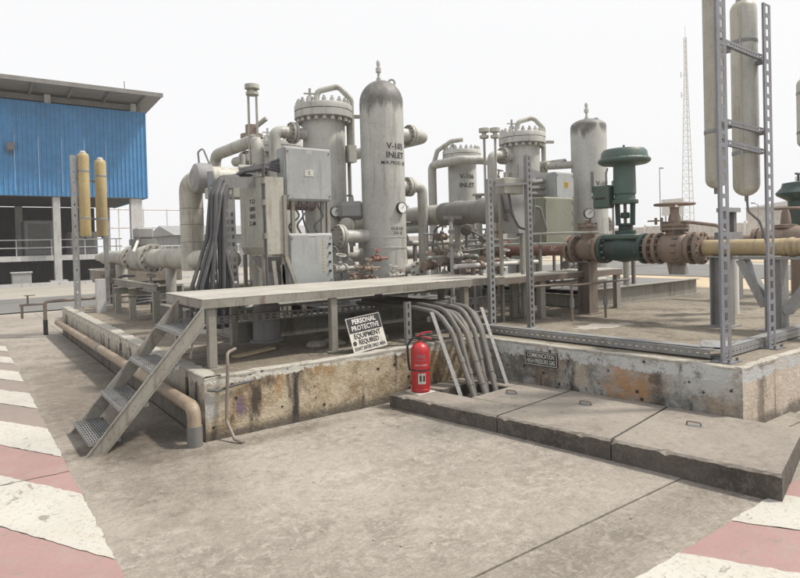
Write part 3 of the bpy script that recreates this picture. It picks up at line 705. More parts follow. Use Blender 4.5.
# ================================================================== lamp stands
def capsule(b_, c, r, z0, z1, half=None, ax=None, n=20):
    """upright tube with rounded ends; half keeps only the side facing ax"""
    pr = [(0.001, z0)] + [(r*math.sin(q*math.pi/10), z0+r*.9*(1-math.cos(q*math.pi/10))) for q in range(1, 6)] + [(r*math.sin(q*math.pi/10), z1-r*.9*(1-math.cos(q*math.pi/10))) for q in range(5, 0, -1)] + [(0.001, z1)]
    b_.lathe(pr, (c[0], c[1], 0), n=n, cap=False); return b_
def tube_lamp(label, c, r, z0, z1, body, face, group, faced=True):
    t = thing('tube_lamp', label, 'lamp', (c[0], c[1], z0), group)
    fx, fy = face
    b_ = mb()
    if faced: capsule(b_, c, r, z0, z1)
    else: b_.lathe([(r*.93, z0), (r, z0+.015), (r*1.0, z1-.1), (r*.97, z1-.05), (r*.8, z1-.015), (.001, z1)], (c[0], c[1], 0), n=22, cap=False)
    b_.build('cover', body, t)
    if not faced: mb().lathe([(r*.92, -.02), (r*.92, .002)], (c[0], c[1], z0), n=22).build('lower_cap', 'steel_dark', t)
    if faced:
        b_ = mb(); a0 = math.atan2(fy, fx); n = 12; sp = 1.15; prof = []
        zz = [z0+.02+.05*q for q in range(2)] ; vs_ = []; fs = []
        zs = [z0+r*.32, z0+r*.9, z1-r*.9, z1-r*.32]; rr = [r*.78, r*1.02, r*1.02, r*.78]
        for z, q in zip(zs, rr):
            for i in range(n+1): a = a0-sp+2*sp*i/n; vs_.append((c[0]+q*math.cos(a), c[1]+q*math.sin(a), z))
        for k_ in range(3):
            for i in range(n): fs.append((k_*(n+1)+i, k_*(n+1)+i+1, (k_+1)*(n+1)+i+1, (k_+1)*(n+1)+i))
        b_.add(vs_, fs); b_.build('diffuser', 'lamp_diffuser', t)
        b_ = mb()
        for sg in (-1, 1):
            a = a0+sg*sp; b_.bar((c[0]+r*1.01*math.cos(a), c[1]+r*1.01*math.sin(a), z0+r*.7), (c[0]+r*1.01*math.cos(a), c[1]+r*1.01*math.sin(a), z1-r*.7), .012, .02)
        b_.build('trim', 'lamp_cream', t)
    mb().lathe([(r*.55, 0), (r*.55, .03), (r*.3, .05)], (c[0], c[1], z1-r*.12), n=12).build('end_cap', 'lamp_diffuser' if faced else 'white_sign', t)
    mb().cyl((c[0], c[1], z0+.02), (c[0], c[1], z0-.05), .018, 8).build('cable_gland', 'steel_dark', t)
    for q in (.22, .78):
        zz_ = z0+(z1-z0)*q; mb().lathe([(r*1.03, -.018), (r*1.045, -.016), (r*1.045, .016), (r*1.03, .018)], (c[0], c[1], zz_), n=22, cap=False).build('strap', 'steel_galv', t)
    return t
LG = 'slotted lamp posts at the right'
def lamp_post(label, x, y, z0, z1, w, mat, group, fl=.012, pitch=.108, slot=.07, sw=.42):
    t = thing('lamp_post', label, 'lamp post', (x, y, z0), group)
    b_ = mb(); b_.slotted((x, y, z0+.008), (x, y, z1), (1, 0, 0), w, (0, 1, 0), fl, pitch, slot, sw, .006); b_.build('slotted_channel', mat, t, smooth=0)
    mb().box(x-.1, x+.1, y-.08, y+.1, z0, z0+.01).build('base_plate', mat, t)
    for sx in (-.075, .075): mb().cyl((x+sx, y-.05, z0+.01), (x+sx, y-.05, z0+.035), .012, 6).build('anchor_bolt', 'bolt_steel', t)
    return t
p1 = lamp_post('tall slotted lamp post at the outer foundation corner, cut off by the top edge', 3.71, -2.53, PL, 4.6, .165, 'steel_blue', LG, .012, .108, .07, .34)
p2 = lamp_post('slotted lamp post second from the foundation corner, ladder of open slots', 4.66, -2.51, PL+.0, 3.82, .15, 'steel_blue', LG, .012, .108, .07, .4)
for z, z2 in ((3.32, 3.31), (2.62, 2.61), (2.44, 2.41)):
    b_ = mb(); b_.slotted((3.782, -2.50, z), (4.60, -2.485, z2), (0, 0, 1), .05, (0, 1, 0), .03, .05, .028, .3, .004); b_.build('strut', 'steel_blue', p1, smooth=0)
tube_lamp('cream tube lamp behind the tall slotted post at the foundation corner', (3.985, -2.33), .088, 2.05, 4.4, 'lamp_cream', (.3, -1), 'long tube lamps at the right')
tube_lamp('cream tube lamp with grey diffuser hung between two slotted posts', (4.655, -2.30), .118, 2.0, 3.93, 'lamp_cream', (-.25, -1), 'long tube lamps at the right')
l_ = bpy.data.objects['tube_lamp.001']
mb().tube(rounded([(4.66, -2.3, 1.98), (4.66, -2.31, 1.85), (4.74, -2.38, 1.75), (4.74, -2.45, 1.5), (4.72, -2.47, .9)], .06), .012, 8).build('supply_cable', 'steel_dark', l_)
for q in (bpy.data.objects['tube_lamp'], l_):
    for z in (2.62, 3.30):
        mb().box(q.location.x-.03, q.location.x+.03, -2.468, q.location.y-.10, z-.04, z-.005).build('clamp', 'steel_blue', q)
lamp_post('slotted lamp post at the picture edge behind the grey bracket', 7.62, -1.95, PL, 4.2, .12, 'steel_blue', LG)
tube_lamp('cream tube lamp at the far right edge of the picture', (7.48, -1.82), .1, 2.75, 3.68, 'lamp_cream', (-.4, -1), 'long tube lamps at the right')
mb().box(7.47, 7.56, -1.93, -1.90, 3.0, 3.03).build('clamp', 'steel_blue', bpy.data.objects['tube_lamp.002'])
LL = 'slotted lamp posts by the tap'
lamp_post('slotted post with a tan lamp at the far left corner of the foundation', .2, 8.0, PL, 3.49, .11, 'steel_galv', LL, .05, .2, .04, .2)
lamp_post('thin post under the right one of the two tan lamps', .80, 8.35, PL, 3.3, .08, 'steel_galv', LL, .05, .2, .04, .2)
tube_lamp('left one of two tan tube lamps before the blue building', (.375, 8.03), .105, 1.92, 3.55, 'lamp_tan', (-1, -1), 'tan tube lamps on the left', False)
tube_lamp('right one of two tan tube lamps before the blue building', (.70, 8.18), .105, 1.93, 3.46, 'lamp_tan', (-1, -1), 'tan tube lamps on the left', False)
for i, (n_, z, z2) in enumerate((('lamp_post.003', 3.05, 3.0), ('lamp_post.003', 2.3, 2.25))):
    mb().bar((.25, 8.06, z), (.82, 8.36, z2), .03, .03).build('strut', 'steel_galv', bpy.data.objects[n_])

# ================================================================== vessels
def flange(b_, c, ax, r, th, n=20): b_.lathe([(r*.99, 0), (r, .006), (r, th-.006), (r*.99, th)], V3(c)-V3(ax).normalized()*th/2, ax, n)
def flange_pair(t, c, ax, r, bore, nb=10, mat='pipe_paint', th=.04, bolt='bolt_steel'):
    c = V3(c); a = V3(ax).normalized()
    for s_ in (-1, 1):
        b_ = mb(); flange(b_, c+a*(s_*(th*.62)), a, r, th); fo = b_.build('flange', mat, t)
    mb().bolts(c, a, r*.83, nb, r*.085, th*3.2).build('bolts', bolt, t, smooth=0)
def gauge(t_or_none, c, ax, r, label=None):
    c = V3(c); a = V3(ax).normalized()
    g = mb().lathe([(r, -.03), (r, .012), (r*.9, .016), (r*.9, .008), (0.001, .008)], c, a, 24, cap=False).build('gauge', 'black_plastic', t_or_none)
    mb().lathe([(r*.895, 0), (r*.895, .0095), (0.001, .0095)], c, a, 24, cap=False).build('dial', 'gauge_glass', g)
    u, v, _ = frame(a); mb().bar(c+a*.011-(u*.5+v*.5)*r*.4, c+a*.011+(u*.5+v*.5)*r*.75, .008, .002, a).build('needle', 'letter_black', g)
    return g
def sep_vessel(label, x, y, r, z0, zt, lines, soot=True, nozzles=True, mat='vessel_soot', h=.34, ta=-88):
    t = thing('separator_vessel', label, 'vessel', (x, y, PL), 'upright separator vessels')
    prof = [(r+.015, z0), (r+.015, z0+.03), (r, z0+.031), (r, z0+.83), (r+.006, z0+.832), (r+.006, z0+.86), (r, z0+.862), (r, z0+.99), (r+.004, z0+.992), (r+.004, z0+1.004), (r, z0+1.006), (r, zt-h)]
    prof += [(r*math.cos(q*math.pi/16), zt-h+h*math.sin(q*math.pi/16)) for q in range(1, 8)] + [(.001, zt)]
    mb().lathe(prof, (x, y, 0), n=40, cap=False).build('shell', mat, t)
    mb().lathe([(.035, zt-.02), (.035, zt+.04), (.02, zt+.045), (.02, zt+.12), (.042, zt+.125), (.042, zt+.19), (.02, zt+.2), (.03, zt+.24), (.03, zt+.28), (.012, zt+.31)], (x-.02, y+.02, 0), n=10).build('relief_valve', 'vessel_paint', t)
    for (dx, dy) in ((.16, -.06),):
        b_ = mb(); b_.torus((x+dx, y+dy, zt-.02), (.5, 1, 0), .045, .017, 16, 6); b_.build('lifting_lug', 'vessel_paint', t)
    for st, sz, z, kx in lines:
        b_ = mb(); cyl_text(b_, st, sz, (x, y), r+.0075, R(ta), z, kx); b_.build('lettering', 'letter_black', t, smooth=0)
    for i in range(6):
        a = i*1.1; mb().box(x+(r+.02)*math.cos(a)-.05, x+(r+.02)*math.cos(a)+.05, y+(r+.02)*math.sin(a)-.05, y+(r+.02)*math.sin(a)+.05, z0-.02, z0+.06).build('base_lug', 'vessel_paint', t)
    return t
vx, vy, vr = 3.50, 2.31, .325
v1 = sep_vessel('tall grey separator vessel with sooty domed top and stencilled INLET lettering, nearest', vx, vy, vr, .72, 4.05,
     (('V-105', .125, 3.03, 1.0), ('INLET', .125, 2.90, 1.0), ('M/A PROD. SEP.', .07, 2.79, 1.0), ('DUE NO', .06, 1.84, 1.0), ('310 10', .06, 1.775, 1.0)))
gauge(v1, (vx+.07, vy-vr-.035, 2.14), (0, -1, .05), .085)
# right-hand nozzles of the vessel
b_ = mb(); b_.cyl((vx+.2, vy, 3.28), (vx+.5, vy, 3.28), .10, 20); b_.build('nozzle', 'vessel_paint', v1)
flange_pair(v1, (vx+.53, vy, 3.28), (1, 0, 0), .165, .1, 12)
mb().tube(rounded([(vx+.56, vy, 3.28), (vx+.80, vy, 3.28), (vx+.80, vy+.25, 3.28), (vx+.80, vy+4.2, 3.28)], .2, 8), .10, 18).build('outlet_pipe', 'pipe_paint', v1)
b_ = mb(); b_.cyl((vx+.2, vy, 2.49), (vx+.44, vy, 2.49), .085, 18); b_.build('nozzle', 'vessel_paint', v1)
flange_pair(v1, (vx+.47, vy, 2.49), (1, 0, 0), .15, .1, 12)
mb().tube(rounded([(vx+.5, vy, 2.49), (vx+.74, vy, 2.49), (vx+.74, vy, 2.2), (vx+.74, vy, .8)], .2, 8), .08, 18).build('inlet_pipe', 'pipe_paint', v1)
mb().cyl((vx-.2, vy, 1.74), (vx-.75, vy, 1.74), .095, 18).build('nozzle', 'vessel_paint', v1)
flange_pair(v1, (vx-.78, vy, 1.74), (1, 0, 0), .175, .1, 12)
def cluster(name, label, cat, c, s_, mat, group, n=3):
    """a small bleed valve: body, bonnet, wheel, stub pipe"""
    t = thing(name, label, cat, c, group); c = Vector(c)
    mb().lathe([(.03*s_, -.1*s_), (.055*s_, -.1*s_), (.055*s_, -.075*s_), (.035*s_, -.07*s_), (.05*s_, -.03*s_), (.05*s_, .03*s_), (.035*s_, .07*s_), (.055*s_, .075*s_), (.055*s_, .1*s_), (.03*s_, .1*s_)], c, (1, .25, 0), 12).build('body', mat, t)
    mb().lathe([(.03*s_, 0), (.03*s_, .08*s_), (.012*s_, .09*s_), (.012*s_, .16*s_)], c, (0, -.3, 1), 10).build('bonnet', mat, t)
    w = mb(); top = c+Vector((0, -.3, 1)).normalized()*.16*s_; w.torus(top, (0, -.3, 1), .055*s_, .009*s_, 16, 6); w.bar(top-Vector((.055*s_, 0, 0)), top+Vector((.055*s_, 0, 0)), .012*s_, .008*s_); w.build('handwheel', mat, t)
    mb().tube([c+Vector((.1, .02, 0))*s_, c+Vector((.3, .08, 0))*s_], .022*s_, 10).build('stub', mat, t)
    return t
SV = 'small bleed valves around the vessel feet'
for (c, s_, mat, lb) in (((2.62, 1.72, 1.18), 1.0, 'brown_valve', 'small rusty bleed valve just right of the lower control box'),
        ((2.86, 1.75, 1.12), 1.1, 'brown_valve', 'rusty bleed valve at deck level left of the nearest vessel foot'),
        ((3.18, 1.70, 1.18), .9, 'pipe_paint', 'pale bleed valve in front of the nearest vessel foot'),
        ((3.95, 1.85, 1.28), 1.2, 'brown_valve', 'rusty bleed valve right of the nearest vessel foot'),
        ((4.15, 1.75, 1.14), 1.0, 'pipe_paint', 'pale bleed valve low between the nearest vessel and the slotted post'),
        ((3.06, 1.9, 1.42), .8, 'red_pipe', 'reddish vent valve on the left flank of the nearest vessel')):
    cluster('bleed_valve', lb, 'valve', c, s_, mat, SV)
t = thing('blind_flange', 'pale round blind flange bolted low on the front of the nearest vessel', 'flange', (3.78, 1.93, 1.22))
b_ = mb(); flange(b_, (3.78, 1.92, 1.24), (0, 1, 0), .115, .03); b_.build('disc', 'pipe_paint', t)
mb().bolts((3.78, 1.91, 1.24), (0, 1, 0), .085, 6, .018, .07).build('bolts', 'bolt_steel', t, smooth=0); mb().cyl((3.78, 1.93, 1.24), (3.70, 2.1, 1.24), .07, 14).build('neck', 'pipe_paint', t)

def filter_vessel(label, x, y, r, z0, zl, davit=True, nozzle=True, nz=None, lettering=None):
    t = thing('filter_vessel', label, 'vessel', (x, y, PL), 'flanged filter vessels')
    mb().lathe([(r, z0), (r, zl-.02)], (x, y, 0), n=36).build('shell', 'vessel_paint', t)
    R2 = r*1.36
    b_ = mb(); b_.lathe([(r, zl-.12), (R2, zl-.1), (R2, zl-.005), (R2*.99, zl)], (x, y, 0), n=36); b_.build('body_flange', 'vessel_paint', t)
    b_ = mb(); b_.lathe([(R2*.99, zl+.008), (R2, zl+.012), (R2, zl+.09), (R2*.985, zl+.1), (r*.9, zl+.105), (r*.75, zl+.13), (.001, zl+.145)], (x, y, 0), n=36, cap=False); b_.build('lid', 'vessel_paint', t)
    for i in range(20):
        a = 2*math.pi*(i+.5)/20; p = (x+R2*.88*math.cos(a), y+R2*.88*math.sin(a), 0)
        mb().lathe([(.02, zl-.17), (.034, zl-.165), (.034, zl-.12), (.02, zl-.118), (.02, zl+.10), (.036, zl+.102), (.036, zl+.15), (.02, zl+.155), (.02, zl+.185)], p, n=8).build('stud_bolt', 'vessel_paint', t)
    mb().lathe([(.03, zl+.12), (.03, zl+.2), (.05, zl+.21), (.05, zl+.25), (.02, zl+.26), (.02, zl+.38)], (x-.17, y+.1, 0), n=10).build('vent_valve', 'pipe_paint', t)
    mb().bar((x-.26, y+.13, zl+.3), (x-.08, y+.07, zl+.3), .03, .02).build('vent_lever', 'pipe_paint', t)
    if davit:
        px, py = x+.38, y-.2
        b_ = mb().tube(rounded([(px, py, zl-.75), (px, py, zl+.22), (px-.16, py+.1, zl+.42), (x-.08, y+.02, zl+.33), (x-.1, y+.03, zl+.2)], .12, 6), .045, 12); b_.build('davit_arm', 'pipe_paint', t)
        mb().box(px-.09, px+.05, py-.05, py+.09, zl-.76, zl-.5).build('davit_bracket', 'pipe_paint', t)
        mb().bar((px, py, zl-.05), (px+.2, py-.08, zl-.05), .05, .05).build('hinge_lug', 'pipe_paint', t)
    if nozzle:
        nz = nz or zl-.35
        mb().cyl((x-r*.8, y, nz), (x-r-.16, y, nz), .085, 18).build('nozzle', 'vessel_paint', t)
        flange_pair(t, (x-r-.2, y, nz), (1, 0, 0), .16, .09, 12)
        mb().tube(rounded([(x-r-.24, y, nz), (x-r-.50, y, nz), (x-r-.5, y, nz-.3), (x-r-.5, y, z0+.2)], .24, 10), .088, 18).build('feed_pipe', 'pipe_paint', t)
    return t
ft1 = filter_vessel('grey filter vessel with bolted lid and bent davit, left of the nearest separator', 2.96, 3.10, .325, .75, 3.66)
gauge(ft1, (2.92, 2.74, 2.12), (-.2, -1, 0), .08)
filter_vessel('grey filter vessel with bolted lid and davit, right background skid', 7.15, 2.85, .325, .75, 3.56)
v2 = sep_vessel('grey separator vessel with dark dome, right background behind the green valve', 7.94, 1.92, .325, .72, 3.86,
     (('V-107', .125, 2.62, 1.0), ('INLET', .125, 2.48, 1.0), ('M/A PROD. SEP.', .07, 2.36, 1.0)), True, True, 'vessel_soot_low', .15, -97)
mb().cyl((8.2, 1.92, 1.9), (8.42, 1.92, 1.9), .085, 16).build('nozzle', 'vessel_paint', v2); flange_pair(v2, (8.45, 1.92, 1.9), (1, 0, 0), .15, .1, 10)
mb().tube([(7.3, 2.4, 3.0), (7.75, 2.1, 3.02)], .07, 14).build('cross_pipe', 'pipe_paint', v2)
v3 = filter_vessel('smaller grey vessel with bolted lid and stencilled lettering behind the wrapped pipe', 7.5, 4.95, .315, .75, 3.55, False, False)
b_ = mb(); cyl_text(b_, 'V-106', .14, (7.5, 4.95), .322, R(-112), 3.05, 1); b_.build('lettering', 'letter_black', v3, smooth=0); b_ = mb(); cyl_text(b_, 'INLET', .14, (7.5, 4.95), .322, R(-112), 2.86, 1); b_.build('lettering', 'letter_black', v3, smooth=0)
mb().tube(rounded([(7.0, 5.4, .8), (7.0, 5.4, 3.36), (7.0, 4.4, 3.36), (7.4, 4.25, 3.36), (7.75, 4.3, 3.36)], .14, 8), .095, 16).build('bypass_pipe', 'pipe_paint', v3)
mb().tube(rounded([(6.98, 5.3, 3.4), (7.0, 5.2, 3.66), (7.2, 4.95, 3.85), (7.4, 4.8, 3.88)], .1), .05, 12).build('davit_arm', 'pipe_paint', v3)
v4 = filter_vessel('grey vessel hidden behind the light grey box, left skid', 3.12, 5.05, .32, .75, 3.4, False, False)

# stems with double heads
def stem_pair(label, x, y, z0, z1, d, head=.075):
    t = thing('extended_stem', label, 'valve stem', (x, y, z0), 'tall extended valve stems')
    for s_ in (-1, 1):
        p = Vector((x, y, 0)) + Vector((.805, -.592, 0))*(s_*d)
        mb().cyl((p.x, p.y, z0), (p.x, p.y, z1), .019, 8).build('rod', 'pipe_paint', t)
        if d > .08 or s_ > 0:
            q = p if d > .08 else Vector((x, y, 0))
            mb().lathe([(head*.6, z1-.12), (head, z1-.11), (head, z1-.07), (head*.5, z1-.06), (head*.5, z1-.03), (head*1.15, z1-.02), (head*1.15, z1+.04), (head*.4, z1+.05)], (q.x, q.y, 0), n=14).build('head', 'pipe_paint', t)
    mb().cyl((x, y, z0-.28), (x, y, z0), .07, 14).build('gland', 'pipe_paint', t)
    return t
stem_pair('twin-rod valve stem with round head, tallest above the left skid', 1.93, 3.38, 2.85, 3.98, .06, .095)
stem_pair('pair of thin stems with separate heads above the wrapped pipe', 5.05, 1.62, 2.2, 3.33, .085, .07)
t = thing('extended_stem', 'single thin valve rod between the filter vessel and nearest separator', 'valve stem', (3.4, 3.0, 1.6), 'tall extended valve stems')
mb().cyl((3.36, 3.03, 1.5), (3.36, 3.03, 3.84), .03, 10).build('rod', 'pipe_paint', t)
mb().lathe([(.05, 3.62), (.06, 3.63), (.06, 3.68), (.03, 3.69), (.03, 3.74), (.09, 3.76), (.09, 3.8), (.1, 3.81), (.1, 3.86), (.02, 3.87)], (3.36, 3.03, 0), n=14).build('head', 'pipe_paint', t)
t = thing('valve_actuator', 'rounded grey actuator casing left of the nearest separator', 'actuator', (3.2, 2.7, 2.1))
mb().cbox((3.12, 2.62, 2.13), (.17, -.1, 0), (.06, .1, 0), (0, 0, .14), .06).build('casing', 'far_grey', t); mb().cyl((3.12, 2.62, 1.6), (3.12, 2.62, 2.0), .05, 12).build('column', 'pipe_paint', t)
mb().lathe([(.09, 0), (.12, .02), (.12, .1), (.06, .14)], (3.0, 2.55, 1.9), (-.6, -.8, 0), 16).build('side_drive', 'pipe_paint', t)

# ------------------------------------------------------------------ piping of the left skid
t = thing('insulated_header', 'large pale insulated pipe rising left of the cable bundle and valved further left', 'pipe', (1.2, 4, PL))
HX = 1.2
mb().tube([(HX, 10.7, 1.47), (HX, 10.2, 1.47), (HX, 8.2, 1.47)], .155, 20).build('far_pipe', 'pipe_insulated', t)
mb().lathe([(.155, 0), (.10, .5), (.09, .9)], (HX, 10.69, 1.47), (0, 1, 0), 18).build('reducer', 'pipe_insulated', t)
flange_pair(t, (HX, 7.75, 1.47), (0, 1, 0), .26, .15, 12, 'pipe_paint', .06); flange_pair(t, (HX, 6.35, 1.47), (0, 1, 0), .26, .15, 12, 'pipe_paint', .06)
mb().tube(rounded([(HX, 6.25, 1.47), (HX, 4.05, 1.47)], .3), .165, 20).build('near_pipe', 'pipe_insulated', t)
mb().tube(rounded([(HX, 4.12, 1.47), (HX, 2.5, 1.47)], .3), .13, 20).build('tail_pipe', 'pipe_insulated', t)
mb().lathe([(.13, 0), (.12, .05), (.08, .1), (.001, .12)], (HX, 2.5, 1.47), (0, -1, 0), 18, cap=False).build('end_cap', 'pipe_insulated', t)
rp = rounded([(HX, 4.05, 1.3), (HX, 4.05, 2.3), (HX, 4.05, 2.60), (1.35, 3.5, 2.62)], .3, 10)
mb().tube(rp, .17, 20).build('riser', 'pipe_insulated', t)
for z in (1.72, 1.98, 2.22): mb().lathe([(.172, 0), (.174, .004), (.172, .008)], (HX, 4.05, z), n=20, cap=False).build('jacket_seam', 'steel_dark', t)
mb().tube([(1.16, 3.45, 2.62), (2.0, 3.45, 2.62), (2.75, 3.45, 2.62)], .175, 20).build('cross_header', 'pipe_insulated', t)
mb().lathe([(.215, -.16), (.215, 0), (.195, .05), (.12, .09), (.09, .085), (.001, .085)], (1.12, 3.45, 2.62), (-1, 0, 0), 20, cap=False).build('dished_end', 'far_grey', t)
mb().tube(rounded([(1.14, 3.45, 2.80), (1.12, 3.43, 2.98), (1.18, 3.4, 3.04), (1.26, 3.38, 2.82)], .05), .014, 8).build('lifting_loop', 'far_grey', t)
mb().tube([(1.6, 3.0, 2.28), (3.1, 3.0, 2.25)], .11, 16).build('branch', 'brown_pipe', t)
for x, y, z in ((HX, 5.25, 1.3), (HX, 9.0, 1.31)): mb().cyl((x, y, PL+.01), (x, y, z+.02), .085 if y < 6 else .12, 16).build('support_leg', 'pipe_paint', t)
vl = thing('plug_valve', 'grimy valve in the insulated pipe before the low grey building', 'valve', (HX, 7.05, 1.47))
mb().lathe([(.17, -.6), (.17, -.45), (.24, -.35), (.25, 0), (.24, .35), (.17, .45), (.17, .58)], (HX, 7.05, 1.47), (0, 1, 0), 18).build('body', 'pipe_paint', vl)
mb().lathe([(.2, .18), (.2, .24), (.24, .25), (.24, .36), (.1, .38), (.08, .55)], (HX, 7.05, 1.47), (0, 0, 1), 18).build('bonnet', 'steel_dark', vl)
mb().bar((HX, 7.05, 2.02), (HX-.25, 6.7, 1.6), .04, .03).build('lever', 'far_white', vl)
mb().box(HX-.15, HX+.15, 6.85, 7.2, 1.84, 2.05, .03).build('gear_box', 'far_grey', vl)
t = thing('flow_pipe', 'pale pipe loop with elbow and flange above the left skid', 'pipe', (1.95, 3.4, 2.6))
mb().tube(rounded([(1.97, 3.33, 2.55), (1.97, 3.33, 3.22), (1.97, 3.8, 3.22), (1.97, 5.15, 3.22), (1.97, 5.15, 2.2)], .2, 8), .095, 18).build('pipe', 'pipe_paint', t)
flange_pair(t, (1.97, 3.33, 2.78), (0, 0, 1), .14, .09, 10)
mb().tube([(2.0, 4.3, 3.0), (2.05, 3.75, 3.0)], .075, 14).build('branch', 'pipe_paint', t); flange_pair(t, (2.03, 3.9, 3.0), (0, 1, 0), .13, .07, 10)
t = thing('needle_valve', 'small needle valve with thin tubing above the cable bundle', 'valve', (1.45, 2.6, 2.7))
mb().cyl((1.45, 2.6, 2.45), (1.45, 2.6, 2.86), .025, 10).build('stem', 'pipe_paint', t); mb().cyl((1.38, 2.6, 2.68), (1.62, 2.56, 2.68), .04, 10).build('body', 'pipe_paint', t)
mb().tube([(1.6, 2.56, 2.68), (2.1, 2.45, 2.68)], .016, 8).build('tubing', 'pipe_paint', t)
t = thing('gear_operator', 'pipe end fitting with a short lever above the filter feed pipe', 'valve', (2.2, 4.0, 3.3))
mb().lathe([(.12, 0), (.12, .08), (.18, .09), (.18, .15), (.1, .16), (.1, .3)], (2.25, 4.2, 3.3), (0, 0, 1), 16).build('body', 'brown_pipe', t); mb().cyl((2.27, 4.15, 3.55), (2.4, 3.95, 3.68), .04, 10).build('lever', 'pipe_paint', t)

# ------------------------------------------------------------------ boxes
def cabinet(name, label, x0, x1, y0, y1, z0, z1, mat, face='y', legs=None):
    t = thing(name, label, 'electrical box', ((x0+x1)/2, (y0+y1)/2, z0))
    mb().box(x0, x1, y0, y1, z0, z1, .012).build('body', mat, t)
    mb().box(x0+.018, x1-.018, y0-.016, y0-.001, z0+.018, z1-.018, .006).build('door', mat, t)
    for zz in (z0+.06, z1-.06):
        for xx in (x0+.04, x1-.04): mb().cyl((xx, y0-.024, zz), (xx, y0-.015, zz), .012, 8).build('screw', 'steel_dark', t)
    return t
bB = cabinet('junction_box', 'upper light grey junction box in front of the filter vessel', 1.63, 2.29, 1.75, 1.98, 2.19, 2.86, 'box_grey')
mb().box(1.90, 2.02, 1.729, 1.7335, 2.50, 2.58).build('plate', 'white_sign', bB)
b_ = mb(); flat_text(b_, 'J.B', .03, (1.96, 1.728, 2.555), (1, 0, 0), (0, 0, 1)); b_.build('lettering', 'letter_black', bB, smooth=0); b_ = mb(); flat_text(b_, '105', .026, (1.96, 1.728, 2.525), (1, 0, 0), (0, 0, 1)); b_.build('lettering', 'letter_black', bB, smooth=0)
b_ = mb(); flat_text(b_, '105', .06, (1.96, 1.732, 2.80), (1, 0, 0), (0, 0, 1)); b_.build('lettering', 'letter_white', bB, smooth=0)
bC = cabinet('control_box', 'lower grey control box with a row of yellow dots', 1.66, 2.285, 1.75, 1.99, 1.12, 1.78, 'box_grey')
for i in range(10): mb().lathe([(.010, 0), (.010, .004)], (2.135, 1.7335, 1.685-.043*i), (0, -1, 0), 10).build('indicator', 'yellow_label', bC)
for i in range(4): mb().lathe([(.016, 0), (.016, .02)], (2.225, 1.734, 1.64-.115*i), (0, -1, 0), 10).build('latch', 'black_plastic', bC)
mb().box(1.93, 2.03, 1.7285, 1.7335, 1.745, 1.757).build('plate', 'letter_white', bC)
t = thing('box_stand', 'pale angle frame with splayed legs carrying the two grey boxes', 'frame', (1.8, 1.9, PL))
for p, q in (((1.60, 1.712, 2.25), (1.60, 1.712, 1.5)), ((1.60, 1.712, 1.5), (1.86, 1.712, .76)), ((2.31, 1.9, 2.3), (2.31, 1.9, .72)), ((1.75, 1.8, 2.19), (1.75, 1.8, 1.78)), ((2.2, 1.85, 2.19), (2.2, 1.85, 1.78))):
    mb().bar(p, q, .045, .04, (0, 1, 0)).build('member', 'steel_paint', t)
t = thing('wiring', 'loose black cables between the two stacked grey boxes', 'cables', (1.9, 1.8, 1.9))
for i in range(4):
    x = 1.75+.12*i; mb().tube(rounded([(x, 1.84, 2.2), (x+.02, 1.82, 2.12), (x+.12*math.sin(i*2+1), 1.78, 2.0), (x-.06, 1.82, 1.88), (x+.02, 1.85, 1.77)], .06), .012, 8).build('cable', 'cable_black', t)
    mb().cyl((x, 1.84, 2.19), (x, 1.84, 2.12), .024, 8).build('gland', 'steel_dark', t)
# the tan casing with its side lettering
t = thing('tan_casing', 'tan sheet metal casing with sideways stencilled letters beside the cable bundle', 'casing', (1.45, 2.0, 1.5))
prof = [(1.30, 1.52+.1), (1.34, 1.53), (1.60, 1.53), (1.60, 2.47), (1.30, 2.47)]
mb().prism([(x, 1.72, z) for x, z in prof], (0, .66, 0)).build('shell', 'panel_tan', t, smooth=0)
mb().box(1.285, 1.305, 1.70, 2.4, 2.472, 2.49).build('rim', 'panel_tan', t)
for i, st in enumerate(('T-D', '088', '080', 'D-M')):
    b_ = mb(); flat_text(b_, st, .08, (1.297, 1.985, 2.18-.09*i), (0, -1, 0), (0, 0, 1), .17); b_.build('lettering', 'letter_black', t, smooth=0)
mb().tube(rounded([(1.335, 1.70, 2.62), (1.33, 1.70, 2.3), (1.34, 1.70, 1.5), (1.36, 1.72, .8)], .05), .017, 8).build('conduit', 'cable_black', t)
for z in (2.38, 2.12, 1.72): mb().cyl((1.335, 1.70, z), (1.335, 1.70, z+.07), .03, 10).build('coupling', 'steel_paint', t)
b_ = mb(); b_.lathe([(.28, 0), (.22, -.1), (.12, -.2), (.10, -.5)], (1.62, 2.1, 1.5), n=20, cap=False); b_.build('hopper', 'far_grey', t)
for x, y in ((1.33, 1.76), (1.58, 1.76), (1.33, 2.34), (1.58, 2.34)): mb().box(x-.02, x+.02, y-.02, y+.02, PL+.2, 1.53).build('leg', 'steel_paint', t)
mb().bar((1.45, 1.75, 1.45), (1.52, 1.75, .75), .05, .02, (0, 1, 0)).build('brace', 'steel_paint', t); mb().bar((1.56, 1.75, 1.4), (1.66, 1.75, .75), .05, .02, (0, 1, 0)).build('brace', 'steel_paint', t)
